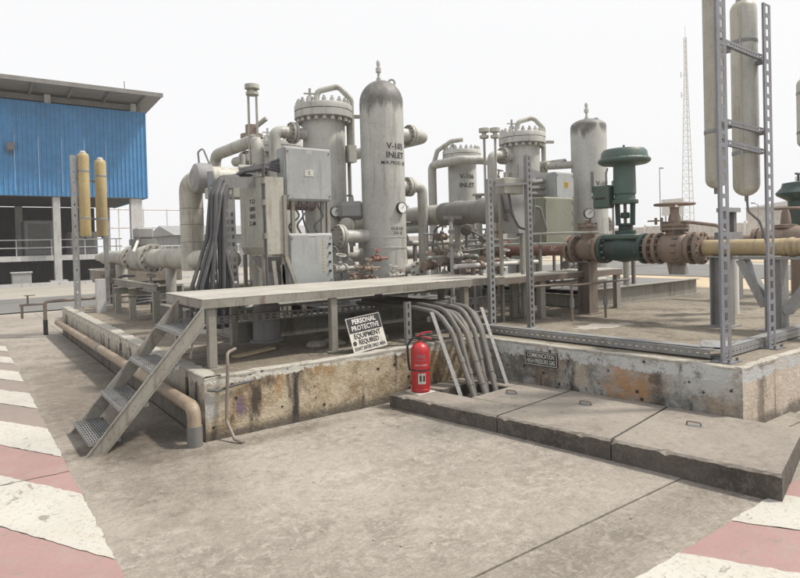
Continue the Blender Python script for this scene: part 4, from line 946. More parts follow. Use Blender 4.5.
# cable bundle and its tray
t = thing('cable_riser', 'perforated upright cable tray carrying the thick bundle of black cables', 'cable tray', (.98, 1.98, PL))
b_ = mb(); b_.slotted((1.03, 1.95, PL+.2), (.99, 1.97, 2.43), (1, -.2, 0), .13, (0, 1, 0), .05, .09, .05, .5, .004, 2); b_.build('slotted_channel', 'steel_galv', t, smooth=0)
b_ = mb(); b_.slotted((.86, 2.1, PL+.5), (.84, 2.12, 2.55), (1, -.2, 0), .05, (0, 1, 0), .05, .12, .05, .3, .004); b_.build('slotted_channel', 'steel_blue', t, smooth=0)
b_ = mb(); b_.bar((.95, 1.95, 2.40), (1.42, 1.86, 2.42), .01, .13); b_.build('arm', 'steel_galv', t)
t = thing('cable_bundle', 'thick bundle of dark cables hanging down beside the perforated tray', 'cables', (.85, 1.95, PL))
for i in range(11):
    f_ = i/10; tx = .80+.15*f_+random.uniform(-.015, .015); bxx = .50+.42*f_+random.uniform(-.03, .03); yy = 1.93-.05*(i % 3)
    mb().tube(rounded([(1.2+.2*(i % 2), 2.15, 2.50+.01*(i % 4)), (tx+.12, 2.02, 2.47), (tx-.01, yy+.05, 2.25), (tx-.08+.03*math.sin(i), yy, 1.75), (bxx+.03, yy-.02, 1.2), (bxx, yy, .68)], .12, 6), .023+.006*(i % 2), 8).build('cable', 'cable_black', t)
t = thing('cable_run', 'dark cables running level from the perforated tray to the upper grey box', 'cables', (1.5, 1.9, 2.55))
for i in range(5):
    mb().tube(rounded([(1.05+.03*i, 2.15, 2.47), (1.25, 2.0+.03*i, 2.56+.02*(i % 3)), (1.45, 1.92+.03*i, 2.60+.025*(i % 3)), (1.66, 1.88, 2.56+.04*i)], .08), .022, 8).build('cable', 'cable_black', t)

# ------------------------------------------------------------------ wrapped pipe etc. in the middle
t = thing('wrapped_pipe', 'thick pipe partly wrapped in grey cloth right of the nearest vessel', 'pipe', (4.5, 3, PL))
mb().tube([(4.5, 6.4, 2.06), (4.5, 4.0, 2.06), (4.5, 2.1, 2.06)], .16, 20).build('pipe', 'pipe_paint', t)
pr = []
for i in range(15): pr.append((.178+.012*math.sin(i*2.3)+.008*math.sin(i*5.1), i*.1))
mb().lathe(pr, (4.5, 2.1, 2.06), (0, -1, 0), 22).build('cloth_wrap', 'wrap_grey', t, smooth=60)
mb().tube([(4.5, .72, 2.06), (4.5, .6, 2.06)], .12, 16).build('pipe_end', 'wrap_grey', t)
mb().cyl((4.5, 1.8, PL), (4.5, 1.8, 1.9), .05, 12).build('support_leg', 'steel_paint', t); mb().cyl((4.5, 4.5, PL), (4.5, 4.5, 1.95), .07, 12).build('support_leg', 'steel_paint', t)
t = thing('level_pipe', 'thin pale pipe running level below the wrapped pipe', 'pipe', (4.3, 3, 1.85))
mb().tube([(4.28, 5.5, 1.84), (4.28, 2.4, 1.84)], .06, 12).build('pipe', 'pipe_paint', t)
SP = 'slotted uprights between the conduits and the pipeline'
def upright(label, x, y, z0, z1, w=.08):
    t = thing('slotted_upright', label, 'upright', (x, y, z0), SP)
    b_ = mb(); b_.slotted((x, y, z0+.008), (x, y, z1), (1, 0, 0), w, (0, 1, 0), .05, .075, .04, .35, .004); b_.build('slotted_channel', 'steel_galv', t, smooth=0)
    mb().box(x-.08, x+.08, y-.06, y+.08, z0, z0+.008).build('base_plate', 'steel_galv', t); return t
u1 = upright('slotted steel upright just right of the bent conduits', 3.62, .2, PL, 2.38, .085)
u2 = upright('slotted steel upright beside the small instrument box, second from the conduits', 4.12, .02, PL, 2.68, .085)
mb().bar((3.66, .17, 2.30), (4.10, .03, 2.33), .03, .03).build('cross_tie', 'steel_galv', u1)
t = thing('instrument_box', 'small pale instrument box on top of the slotted upright', 'electrical box', (3.95, .2, 2.3))
mb().cbox((3.93, .18, 2.30), (.15, -.02, 0), (.0, .08, 0), (0, 0, .1), .01).build('body', 'panel_tan', t)
for i in range(2): mb().cyl((3.85+.1*i, .17, 2.4), (3.85+.1*i, .17, 2.47), .02, 8).build('gland', 'steel_paint', t)
mb().tube(rounded([(3.9, .16, 2.2), (3.92, .14, 1.95), (4.0, .1, 1.78), (4.2, .08, 1.74), (4.32, .08, 1.9)], .08), .015, 8).build('cable', 'cable_black', t)
t = thing('sheet_hopper', 'dark grey tapering sheet metal hopper beside the second upright', 'hopper', (4.4, .6, 1.8))
mb().prism([(4.25, .55, 2.42), (4.78, .55, 2.42), (4.72, .55, 1.72), (4.5, .55, 1.72)], (0, .3, 0)).build('shell', 'far_grey', t, smooth=0)
mb().box(4.22, 4.81, .53, .87, 2.42, 2.44).build('rim', 'steel_paint', t)
mb().prism([(4.35, .4, 2.62), (4.95, .4, 2.52), (4.55, .4, 2.44), (4.35, .4, 2.44)], (0, .02, 0)).build('cover_sheet', 'steel_galv', t, smooth=0)
for x in (4.3, 4.72): mb().box(x-.02, x+.02, .68, .72, PL, 1.75 if x > 4.5 else 2.41).build('leg', 'steel_paint', t)
t = thing('tube_coil', 'curved impulse tubing and round sensor above the brown pipe', 'tubing', (4.9, 2.4, 1.7))
mb().tube(rounded([(4.9, 2.9, 1.5), (4.88, 2.8, 1.85), (4.95, 2.5, 1.98), (5.0, 2.2, 1.86), (5.1, 1.9, 1.7)], .15, 8), .016, 8).build('tubing', 'steel_dark', t)
mb().lathe([(.001, -.06), (.08, -.05), (.1, 0), (.08, .05), (.001, .06)], (5.0, 2.15, 1.82), (-.5, -.85, 0), 18, cap=False).build('sensor', 'bolt_steel', t); mb().cyl((5.0, 2.15, 1.75), (5.0, 2.15, 1.45), .02, 8).build('stalk', 'steel_dark', t)
t = thing('impulse_line', 'two thin pale tubes running level above the red pipe', 'tubing', (5.3, 1, 1.6))
mb().tube(rounded([(5.35, 2.6, 1.64), (5.35, 1.4, 1.64), (5.4, 1.25, 1.71), (5.45, .45, 1.71), (5.62, .1, 1.71)], .05), .018, 8).build('tube', 'pipe_paint', t)
mb().tube([(5.3, 2.5, 1.56), (5.3, .4, 1.56)], .02, 8).build('tube', 'pipe_paint', t)
for y in (1.9, .9): mb().bar((5.32, y, 1.70), (5.32, y, 1.18), .03, .03).build('clip_post', 'steel_dark', t)
mb().tube(rounded([(5.9, -.9, 1.78), (5.75, -1.1, 1.80), (5.7, -1.5, 1.74), (5.7, -1.62, 1.64)], .06), .022, 8).build('tube', 'brown_pipe', t)
t = thing('rusty_rail', 'thin rusty pipe rail on pins before the landing', 'rail', (5, .1, PL))
mb().tube(rounded([(4.3, .2, 1.02), (4.8, .1, 1.02), (5.0, .05, 1.0), (6.0, -.12, 1.03)], .04), .016, 8).build('rail', 'steel_rusty', t)
for x, y in ((4.95, .06), (5.55, -.04)):
    mb().cyl((x, y, PL), (x, y, 1.02), .018, 8).build('pin', 'steel_rusty', t); mb().cyl((x, y, .7), (x, y, .82), .03, 8).build('clamp', 'steel_dark', t)

# cabinets of the right skid
bD = cabinet('olive_cabinet', 'flat olive green cabinet with dark hinges behind the red pipe', 6.14, 6.9, 1.5, 1.9, 1.4, 2.33, 'panel_olive')
for i in range(5): mb().box(6.845, 6.885, 1.478, 1.4835, 1.5+.18*i, 1.56+.18*i).build('hinge', 'steel_dark', bD)
for x in (6.2, 6.84): mb().box(x-.02, x+.02, 1.7, 1.74, PL, 1.4).build('leg', 'steel_paint', bD)
bE = cabinet('label_box', 'pale grey box with a yellow label before the background vessel', 6.75, 7.25, 1.75, 2.2, 2.30, 2.80, 'box_grey')
mb().box(6.97, 7.08, 1.7285, 1.7335, 2.53, 2.63).build('sticker', 'yellow_label', bE)
b_ = mb()
for i in range(3): b_.box(6.985, 7.065, 1.7265, 1.7284, 2.55+.025*i, 2.558+.025*i)
b_.build('lettering', 'letter_black', bE, smooth=0)
mb().box(6.98, 7.02, 2.0, 2.04, PL, 2.3).build('leg', 'steel_paint', bE)
t = thing('duct_bundle', 'dark lagged ducts entering the left side of the yellow label box', 'pipe', (6.3, 2, 2.5))
for i in range(3): mb().tube(rounded([(5.6+.1*i, 2.25, 2.35+.05*i), (6.1, 2.15, 2.45+.06*i), (6.76, 2.0, 2.42+.12*i)], .15), .045, 10).build('duct', 'wrap_grey', t)
t = thing('tie_pipe', 'grey pipe joining the background filter to the vessel with the yellow label box in front', 'pipe', (7.4, 2.6, 2.9))
mb().tube([(7.35, 3.4, 3.05), (7.6, 2.2, 3.05)], .085, 14).build('pipe', 'pipe_paint', t)

# ------------------------------------------------------------------ skid frames
def ibeam(b_, p, q, h, w, tw=.012):
    p, q = V3(p), V3(q); b_.bar(p+Vector((0, 0, h/2)), q+Vector((0, 0, h/2)), tw, h-.024)
    b_.bar(p+Vector((0, 0, .006)), q+Vector((0, 0, .006)), w, .012); b_.bar(p+Vector((0, 0, h-.006)), q+Vector((0, 0, h-.006)), w, .012)
for (x0, x1, y0, y1, lb) in ((.95, 4.9, 1.72, 5.6, 'heavy grey steel skid frame under the left vessels'), (6.25, 9.7, .85, 6.0, 'heavy grey steel skid frame under the background vessels on the right')):
    t = thing('steel_skid', lb, 'skid', (x0, y0, PL), 'steel skids')
    for y in (y0, (y0+y1)/2, y1): b_ = mb(); ibeam(b_, (x0, y, PL), (x1, y, PL), .24 if x0 < 1 else .29, .14); b_.build('long_beam', 'steel_paint', t)
    for x in (x0+.09, (x0+x1)/2, x1-.09):
        for (a, c) in ((y0+.08, (y0+y1)/2-.08), ((y0+y1)/2+.08, y1-.08)): b_ = mb(); ibeam(b_, (x, a, PL+.01), (x, c, PL+.01), .2, .14); b_.build('cross_beam', 'steel_paint', t)
    z = PL + (.242 if x0 < 1 else .292)
    mb().box(x0+(1.5 if x0 < 1 else .1), x1-.1, y0+.1, y1-.1, z-.03, z-.014).build('floor_plate', 'steel_dark', t)
t = thing('drain_drum', 'pale drum-shaped drain pot standing under the walkway', 'drum', (1.25, 1.62, PL))
mb().lathe([(.2, 0), (.2, .02), (.16, .03), (.16, .42), (.12, .46)], (1.25, 1.55, PL), n=22).build('body', 'far_grey', t)
t = thing('skid_pipework', 'low pale pipes lying along the left skid behind the walkway', 'pipe', (2.5, 2, .8))
mb().tube([(.9, 1.62, .93), (4.6, 1.62, .95)], .035, 10).build('pipe', 'pipe_paint', t); mb().tube([(2.3, 1.95, 1.02), (5.4, 1.95, 1.06)], .05, 12).build('pipe', 'pipe_paint', t)
mb().tube(rounded([(3.9, 1.8, 1.4), (4.9, 1.8, 1.4), (5.0, 1.8, 1.0)], .08), .03, 10).build('pipe', 'pipe_paint', t); mb().tube([(4.6, 3.0, 1.28), (5.3, 1.2, 1.3)], .03, 10).build('pipe', 'far_white', t)
t = thing('cross_line', 'pale pipe passing level behind the foot of the nearest vessel', 'pipe', (3.2, 4, 1.45))
mb().tube([(3.1, 3.9, 1.43), (5.7, 4.0, 1.45)], .12, 16).build('pipe', 'pipe_paint', t)
mb().lathe([(.22, 0), (.28, .1), (.28, .5), (.2, .6)], (2.75, 2.95, 1.15), (1, .1, 0), 20).build('drum', 'vessel_paint', t)

# loose fittings and pipe stubs packed between the vessels
CL = 'small grey valves packed between the vessels'
random.seed(21)
for i, (x, y, z, s_, mat, lb) in enumerate((
        (2.55, 2.05, 1.30, 1.2, 'pipe_paint', 'small pale valve between the lower control box and the vessel nozzle'),
        (2.45, 2.5, 1.55, 1.1, 'pipe_paint', 'small pale valve above the gap between control box and vessel'),
        (4.35, 1.7, 1.42, 1.2, 'pipe_paint', 'pale valve under the elbow pipe right of the nearest vessel'),
        (4.6, 1.3, 1.34, 1.3, 'brown_valve', 'rusty valve under the cloth wrapped pipe'),
        (5.1, 2.9, 1.72, 1.2, 'brown_valve', 'rusty valve just left of the white flanged valve'),
        (5.15, 1.5, 1.30, 1.2, 'pipe_paint', 'pale valve below the red pipe behind the second upright'),
        (6.6, 3.0, 2.75, 1.3, 'pipe_paint', 'dark hooked valve left of the background filter vessel'),
        (6.1, 1.0, 1.22, 1.2, 'steel_dark', 'dark valve below the green control valve'),
        (1.05, 6.0, .95, 1.5, 'steel_paint', 'drain valve under the insulated pipe beyond the stairs'))):
    cluster('small_valve', lb, 'valve', (x, y, z), s_, mat, CL)
for i, (x, y, z, s_, mat, lb) in enumerate((
        (2.48, 1.66, 1.12, .9, 'steel_rusty', 'rusty drain cock at deck level beside the lower control box'), (2.75, 1.66, 1.3, .8, 'brown_valve', 'rusty drain cock under the blind vessel nozzle'),
        (3.42, 1.85, 1.12, .8, 'brown_valve', 'rusty drain cock below the vessel, centre of its foot'), (4.05, 1.62, 1.34, 1.1, 'steel_rusty', 'rusty drain cock right of the pale blind flange'),
        (4.45, 1.55, 1.18, 1.0, 'brown_valve', 'rusty drain cock left of the first slotted upright'), (4.75, 2.1, 1.5, 1.2, 'steel_rusty', 'rusty drain cock beneath the end of the wrapped pipe'),
        (5.35, 2.1, 1.66, 1.0, 'steel_dark', 'dark drain cock on top of the red pipe end'), (4.0, 2.6, 1.95, 1.0, 'steel_dark', 'dark drain cock on the elbow pipe of the nearest vessel'))):
    cluster('drain_cock', lb, 'valve', (x, y, z), s_, mat, 'rusty drain cocks along the walkway')
t = thing('pipe_rack', 'low grey beams and posts under the insulated pipe beyond the stairs', 'rack', (1.2, 6, PL))
for p, q in (((.55, 6.4, .86), (1.9, 6.4, .86)), ((.55, 5.3, .9), (1.9, 5.3, .9)), ((.75, 4.4, .981), (.75, 7.4, .981))): b_ = mb(); ibeam(b_, p, q, .12, .1); b_.build('beam', 'steel_paint', t)
for x, y in ((.6, 6.4), (1.85, 6.4), (.6, 5.3), (1.85, 5.3), (.75, 7.35), (.75, 4.45)): mb().box(x-.045, x+.045, y-.045, y+.045, PL, .858 if x != .75 else .98).build('post', 'steel_paint', t)
mb().box(.35, .5, 6.9, 7.05, PL, 1.12).build('post', 'building_paint', t)
t = thing('concrete_pedestal', 'grey concrete pedestal under the far end of the insulated pipe', 'pedestal', (1.3, 9.6, 0))
mb().box(.95, 2.2, 9.2, 10.0, .0, .92, .02).build('column', 'slab_concrete', t); mb().box(.8, 2.5, 9.05, 10.15, .921, 1.22, .02).build('cap', 'slab_concrete', t); mb().box(1.05, 1.35, 9.4, 9.8, 1.221, 1.34).build('saddle', 'steel_paint', t)
t = thing('flex_hose', 'dark hose curving up beside the concrete pedestal', 'hose', (.9, 8.7, PL))
mb().tube(rounded([(.75, 8.4, PL), (.9, 8.45, .9), (1.05, 8.4, 1.1), (1.3, 8.2, 1.1)], .2, 8), .03, 8).build('hose', 'cable_black', t)
t = thing('coil_pile', 'heap of old black hose and rags at the back edge of the foundation', 'hose pile', (1.5, 8.1, PL))
for i in range(4): mb().torus((1.45+.05*i, 8.05+.03*i, PL+.03+.05*i), (.1*i-.1, .12, 1), .26-.02*i, .035, 22, 7).build('coil', 'cable_black', t)
t = thing('boxed_duct', 'grey boxed duct crossing behind the cable bundle', 'duct', (1.4, 2.9, 2.1))
mb().box(1.02, 1.62, 2.6, 2.9, 2.28, 2.42, .01).build('duct', 'panel_tan', t); mb().cyl((1.75, 2.9, .8), (1.75, 2.9, 2.3), .13, 16).build('post', 'pipe_paint', t); mb().cyl((1.45, 3.25, .8), (1.45, 3.25, 2.4), .11, 16).build('post', 'far_grey', t)
TB = 'thin instrument tubes of the left skid'
for i, (pts, lb) in enumerate((
        ([(2.4, 2.3, .8), (2.4, 2.3, 1.6), (2.6, 2.2, 1.6), (2.65, 2.1, 1.0)], 'thin tube loop between the control box and the vessel nozzle'),
        ([(4.0, 2.0, 1.75), (4.25, 1.9, 1.75), (4.3, 1.9, 1.5), (4.6, 1.7, 1.48), (5.2, 1.5, 1.55)], 'thin dark tube stepping down right of the nearest vessel'),
        ([(4.05, 1.95, 1.58), (4.2, 1.9, 1.58), (4.22, 1.9, 1.1)], 'short thin tube beside the elbow pipe'),
        ([(3.35, 3.35, 2.4), (3.35, 2.95, 2.4), (3.3, 2.8, 2.05)], 'thin tube from the vessel to the rounded actuator casing'),
        ([(4.3, .9, 1.74), (4.9, .7, 1.74), (4.95, .7, 1.9), (5.0, .7, 2.2)], 'thin tube below the tapering hopper'))):
    t = thing('instrument_tube', lb, 'tubing', pts[0], TB); mb().tube(rounded(pts, .06), .016, 8).build('tube', 'steel_dark', t)
CP = 'slim posts and pipes crowding the right skid'
for i, (x, y, z0, z1, r_, mat, lb) in enumerate((
        (5.05, 3.9, PL, 2.3, .05, 'pipe_paint', 'slim pale pipe standing behind the wrapped pipe'), (5.2, 2.6, PL, 1.9, .04, 'steel_dark', 'dark slim post left of the first slotted upright'),
        (5.0, .95, PL, 2.2, .045, 'pipe_paint', 'slim pale pipe behind the tapering hopper'), (6.3, 3.2, PL, 2.5, .06, 'pipe_paint', 'pale pipe standing below the background filter nozzle'),
        (6.0, 2.4, PL, 2.1, .05, 'brown_pipe', 'brown pipe standing behind the second slotted upright'), (6.9, 4.0, PL, 2.4, .07, 'pipe_paint', 'pale pipe standing right of the stencilled background vessel'),
        (5.3, 4.6, PL, 1.9, .06, 'vessel_paint', 'short pale pipe behind the elbow of the nearest vessel'), (7.5, .9, PL+.3, 1.75, .05, 'pipe_paint', 'slim pale pipe behind the gauge of the check valve'))):
    t = thing('standing_pipe', lb, 'pipe', (x, y, z0), CP); mb().cyl((x, y, z0), (x, y, z1), r_, 12).build('pipe', mat, t)
    b_ = mb(); flange(b_, (x, y, z1), (0, 0, 1), r_*2, .04, 14); b_.build('flange', mat, t); b_ = mb(); flange(b_, (x, y, z0+.6), (0, 0, 1), r_*1.9, .05, 14); b_.build('flange', mat, t)
    mb().tube(rounded([(x, y, z1-.1), (x+.22, y-.15, z1-.1), (x+.3, y-.2, z1-.45)], .06), r_*.45, 8).build('branch', 'steel_dark', t)
HP = 'level pipes stacked behind the walkway'
for i, (p, q, r_, mat, lb) in enumerate((
        ((4.0, 2.9, 1.62), (6.6, 2.9, 1.62), .045, 'pipe_paint', 'level pale pipe high behind the slotted uprights'), ((3.9, 1.2, 1.28), (5.6, 1.2, 1.28), .035, 'far_white', 'bright level pipe just above the walkway deck'),
        ((5.0, 1.4, 1.02), (7.6, 1.4, 1.02), .05, 'steel_paint', 'level pipe below the red pipe'), ((4.9, .9, .95), (6.9, .9, .95), .04, 'pipe_paint', 'level pale pipe under the landing'),
        ((6.3, 1.1, 1.3), (8.6, 1.1, 1.3), .045, 'pipe_paint', 'level pale pipe behind the brown check valve'), ((.7, 2.9, 1.12), (3.0, 2.9, 1.12), .05, 'pipe_paint', 'level pipe low behind the cable bundle'))):
    t = thing('level_line', lb, 'pipe', p, HP); mb().cyl(p, q, r_, 12).build('pipe', mat, t)
    for f_ in (.2, .75): a = Vector(p).lerp(Vector(q), f_); mb().bar((a.x, a.y, PL), (a.x, a.y, a.z-r_), .05, .05, (1, 0, 0)).build('stand', 'steel_dark', t); b_ = mb(); flange(b_, a+Vector((.15, 0, 0)), (1, 0, 0), r_*1.8, .05, 14); b_.build('flange', 'brown_valve', t)
t = thing('bracket_frame', 'small grey tube frame beside the green valve positioner', 'frame', (6.1, .1, 1.7))
for z in (2.30, 2.46): mb().bar((6.2, .25, z), (6.2, -.06, z), .02, .02).build('tube', 'steel_galv', t)
for y in (.25, -.06): mb().bar((6.2, y, 1.62), (6.2, y, 2.46), .02, .02, (1, 0, 0)).build('tube', 'steel_galv', t)
mb().bar((6.2, .1, 1.60), (5.88, .1, 1.60), .03, .03).build('arm', 'steel_galv', t)
t = thing('lean_post', 'slim grey valve post with dark collars left of the wrapped pipe', 'post', (4.15, 1.55, PL))
mb().cyl((4.15, 1.55, PL), (4.15, 1.55, 1.98), .03, 10).build('post', 'pipe_paint', t)
for z in (1.55, 1.75, 1.92): mb().cyl((4.15, 1.55, z), (4.15, 1.55, z+.05), .045, 10).build('collar', 'steel_dark', t)
mb().bar((4.05, 1.6, 1.98), (4.3, 1.48, 1.98), .06, .05).build('head', 'steel_dark', t)

# ================================================================== the pipeline
LX, LZ = 5.8, 1.468
def run(t, name, y0, y1, r, mat, r2=None): return mb().cyl((LX, y0, LZ), (LX, y1, LZ), r, 24, r2).build(name, mat, t)
t = thing('pipeline', 'long pipeline of brown and red pipe running left of the green valve', 'pipe', (LX, 2.5, LZ))
run(t, 'brown_length', 5.6, 3.22, .096, 'brown_pipe'); run(t, 'spool', 2.36, 2.06, .10, 'brown_pipe')
mb().lathe([(.10, 0), (.16, .06), (.16, .1), (.12, .16)], (LX, 2.12, LZ), (0, -1, 0), 22).build('reducer', 'red_pipe', t)
run(t, 'red_length', 1.98, .74, .098, 'red_pipe'); run(t, 'weld_ring', 1.27, 1.20, .106, 'red_pipe')
b_ = mb(); cyl = None
v_, f_2 = text2d('AP', .01)
def pipe_text(st, size, yc, a0, kx=1.0):
    v, f = text2d(st, .01); ns = []
    for x, y in v:
        a = a0 - y*size/.0995; ns.append((LX-.0995*math.cos(a), yc-x*size*kx, LZ-.0995*math.sin(a)))
    b_.add(ns, f)
pipe_text('AP', .075, .98, -.25, 1.2); pipe_text('GAS LINE', .028, .96, .12, 1.3)
b_.build('lettering', 'letter_white', t, smooth=0)
t2 = thing('pipeline', 'tan section of the pipeline running out to the right edge', 'pipe', (LX, -3, LZ))
run(t2, 'tan_length', -1.3, -3.2, .098, 'pipe_tan'); run(t2, 'tan_length', -3.2, -9, .098, 'pipe_tan'); run(t2, 'weld_ring', -2.22, -2.16, .102, 'pipe_tan')
mb().lathe([(.105, 0), (.11, .02), (.11, .04), (.105, .06)], (LX, -2.24, LZ), (0, -1, 0), 24).build('weld_ring', 'pipe_tan', t2)
def lflange(t, y, r=.205, mat='brown_valve', nb=12, th=.05, studs=True):
    b_ = mb(); flange(b_, (LX, y, LZ), (0, 1, 0), r, th, 28); b_.build('flange', mat, t)
def lbolts(t, y, r=.205, L=.2, nb=12, mat='bolt_steel'):
    for i in range(nb):
        a = 2*math.pi*(i+.5)/nb; p = (LX+r*.84*math.cos(a), y, LZ+r*.84*math.sin(a))
        mb().lathe([(.011, -L/2), (.02, -L/2+.008), (.02, -L/2+.032), (.011, -L/2+.034), (.011, L/2-.034), (.02, L/2-.032), (.02, L/2-.008), (.011, L/2)], p, (0, 1, 0), 6).build('stud_bolt', mat, t, smooth=0)
# white isolating valve
t = thing('isolating_valve', 'dirty white flanged valve in the pipeline behind the slotted uprights', 'valve', (LX, 2.8, LZ))
for y, mm in ((3.19, 'brown_valve'), (3.08, 'pipe_paint'), (2.52, 'pipe_paint'), (2.41, 'brown_valve')): lflange(t, y, .19, mm)
mb().lathe([(.11, -.26), (.11, -.2), (.16, -.1), (.17, 0), (.16, .1), (.11, .2), (.11, .26)], (LX, 2.8, LZ), (0, 1, 0), 22).build('body', 'pipe_paint', t)
lbolts(t, 3.135, .19, .2, 10); lbolts(t, 2.465, .19, .2, 10)
mb().lathe([(.07, .12), (.07, .2), (.1, .21), (.1, .25), (.03, .26), (.03, .36)], (LX, 2.8, LZ), (0, 0, 1), 14).build('bonnet', 'pipe_paint', t)
mb().bar((LX, 2.95, LZ+.36), (LX, 2.5, LZ+.36), .04, .02).build('lever', 'pipe_paint', t)
# check valve with gauge
t = thing('check_valve', 'brown flanged check valve with a round pressure gauge on top', 'valve', (LX, .4, LZ))
for y in (.70, .60): lflange(t, y, .205)
for y in (.19,): lflange(t, y, .205)
lbolts(t, .65, .205, .2)
mb().lathe([(.12, -.2), (.12, -.16), (.165, -.09), (.18, 0), (.165, .09), (.12, .16), (.12, .2)], (LX, .395, LZ), (0, 1, 0), 24).build('body', 'brown_valve', t)
mb().lathe([(.10, .1), (.10, .26), (.15, .265), (.15, .305), (.10, .31), (.15, .313), (.15, .35), (.05, .36), (.04, .42)], (LX, .41, LZ), (0, 0, 1), 18).build('bonnet', 'brown_valve', t)
mb().bolts((LX, .41, LZ+.31), (0, 0, 1), .125, 8, .016, .14).build('bolts', 'bolt_steel', t, smooth=0)
mb().cyl((LX, .36, LZ+.38), (LX, .36, LZ+.46), .015, 8).build('gauge_stem', 'bolt_steel', t)
gauge(t, (LX-.02, .36, LZ+.52), (-.59, -.8, 0), .078)
# green control valve
t = thing('control_valve', 'green control valve with a wide mushroom diaphragm head', 'control valve', (LX, -.2, LZ))
for y, mm in ((.115, 'green_dark'), (-.50, 'green_dark')): lflange(t, y, .205, mm)
lbolts(t, .152, .205, .22)
GY = -.21
mb().lathe([(.15, -.27), (.16, -.25), (.17, -.12), (.19, 0), (.17, .12), (.16, .25), (.15, .27)], (LX, -.19, LZ), (0, 1, 0), 24).build('body', 'green_dark', t)
mb().box(LX-.16, LX+.16, -.46, .08, LZ+.13, LZ+.205, .02).build('body_top', 'green_paint', t)
mb().lathe([(.12, .2), (.14, .21), (.14, .25), (.09, .26), (.09, .32), (.13, .325), (.13, .35)], (LX, GY, LZ), (0, 0, 1), 20).build('bonnet', 'green_dark', t)
for s_ in (-1, 1): mb().bar((LX, GY+s_*.11, LZ+.33), (LX, GY+s_*.12, LZ+.64), .06, .05, (1, 0, 0), .008).build('yoke_leg', 'green_dark', t)
mb().cyl((LX, GY, LZ+.34), (LX, GY, LZ+.68), .022, 10).build('stem', 'bolt_steel', t)
mb().lathe([(.05, .42), (.06, .43), (.06, .49), (.05, .5)], (LX, GY, LZ), (0, 0, 1), 12).build('coupling', 'green_dark', t)
mb().lathe([(.17, .62), (.175, .63), (.175, .67), (.14, .68), (.135, .74), (.15, .76), (.145, 1.14), (.17, 1.17), (.17, 1.19)], (LX, GY, LZ), (0, 0, 1), 24).build('spring_barrel', 'green_paint', t)
hd = mb().lathe([(.17, 1.155), (.30, 1.165), (.335, 1.185), (.345, 1.2), (.345, 1.225), (.335, 1.235), (.31, 1.25), (.30, 1.33), (.27, 1.365), (.10, 1.375), (.001, 1.378)], (LX, GY, LZ), (0, 0, 1), 36, cap=False).build('diaphragm_head', 'green_paint', t)
mb().bolts((LX, GY, LZ+1.213), (0, 0, 1), .325, 18, .012, .06).build('rim_bolts', 'green_dark', hd, smooth=0)
mb().cyl((LX, GY, LZ+1.37), (LX, GY, LZ+1.43), .014, 8).build('vent_plug', 'green_dark', hd)
mb().cbox((LX-.1, .06, LZ+.73), (.08, 0, 0), (0, .13, 0), (0, 0, .16), .02).build('positioner', 'green_paint', t)
mb().box(LX-.19, LX-.181, -.02, .14, LZ+.70, LZ+.72).build('positioner_slot', 'black_plastic', t)
mb().tube(rounded([(LX-.15, -.02, LZ+.85), (LX-.15, -.02, LZ+1.05), (LX-.15, -.05, LZ+1.12)], .03), .012, 8).build('air_tube', 'steel_galv', t)
mb().box(LX-.2, LX-.15, .18, .2, LZ+.8, LZ+1.1).build('mount_plate', 'steel_galv', t)
# brown gate valve with handwheel
t = thing('gate_valve', 'brown flanged valve with a horizontal handwheel beside the green valve', 'valve', (LX, -.9, LZ))
for y in (-.60, -.71, -1.15, -1.255): lflange(t, y, .205)
lbolts(t, -.555, .205, .22); lbolts(t, -1.2, .205, .2); lbolts(t, -.78, .205, .1)
mb().lathe([(.13, -.21), (.17, -.17), (.2, -.1), (.21, 0), (.2, .1), (.17, .17), (.13, .21)], (LX, -.93, LZ), (0, 1, 0), 26).build('body', 'brown_valve', t)
mb().bolts((LX, -1.0, LZ), (0, 1, 0), .2, 14, .02, .06).build('body_bolts', 'bolt_steel', t, smooth=0)
mb().lathe([(.11, .15), (.11, .23), (.17, .235), (.17, .27), (.12, .275), (.17, .28), (.17, .315), (.08, .32), (.075, .4), (.055, .45), (.055, .52), (.07, .525), (.04, .55), (.025, .58)], (LX, -.92, LZ), (0, 0, 1), 22).build('bonnet', 'brown_valve', t)
mb().bolts((LX, -.92, LZ+.277), (0, 0, 1), .145, 8, .017, .14).build('bonnet_bolts', 'bolt_steel', t, smooth=0)
w = mb(); zc = LZ+.565; w.torus((LX, -.92, zc), (0, 0, 1), .235, .016, 36, 8)
for i in range(4): a = i*math.pi/2+.4; w.bar((LX, -.92, zc), (LX+.23*math.cos(a), -.92+.23*math.sin(a), zc), .024, .014)
w.build('handwheel', 'brown_valve', t)
for i in range(2): mb().cyl((LX-.1, -.72-.08*i, LZ+.31), (LX-.1, -.72-.08*i, LZ+.40), .018, 8).build('grease_nipple', 'brown_valve', t)
mb().bar((LX-.12, -.62, LZ+.36), (LX-.12, -.78, LZ+.36), .02, .02).build('nipple_bar', 'brown_valve', t)
mb().prism([(LX, -.80, LZ-.2), (LX, -.83, LZ-.34), (LX, -1.03, LZ-.34), (LX, -1.0, LZ-.2)], (.12, 0, 0)).build('foot', 'steel_paint', t)
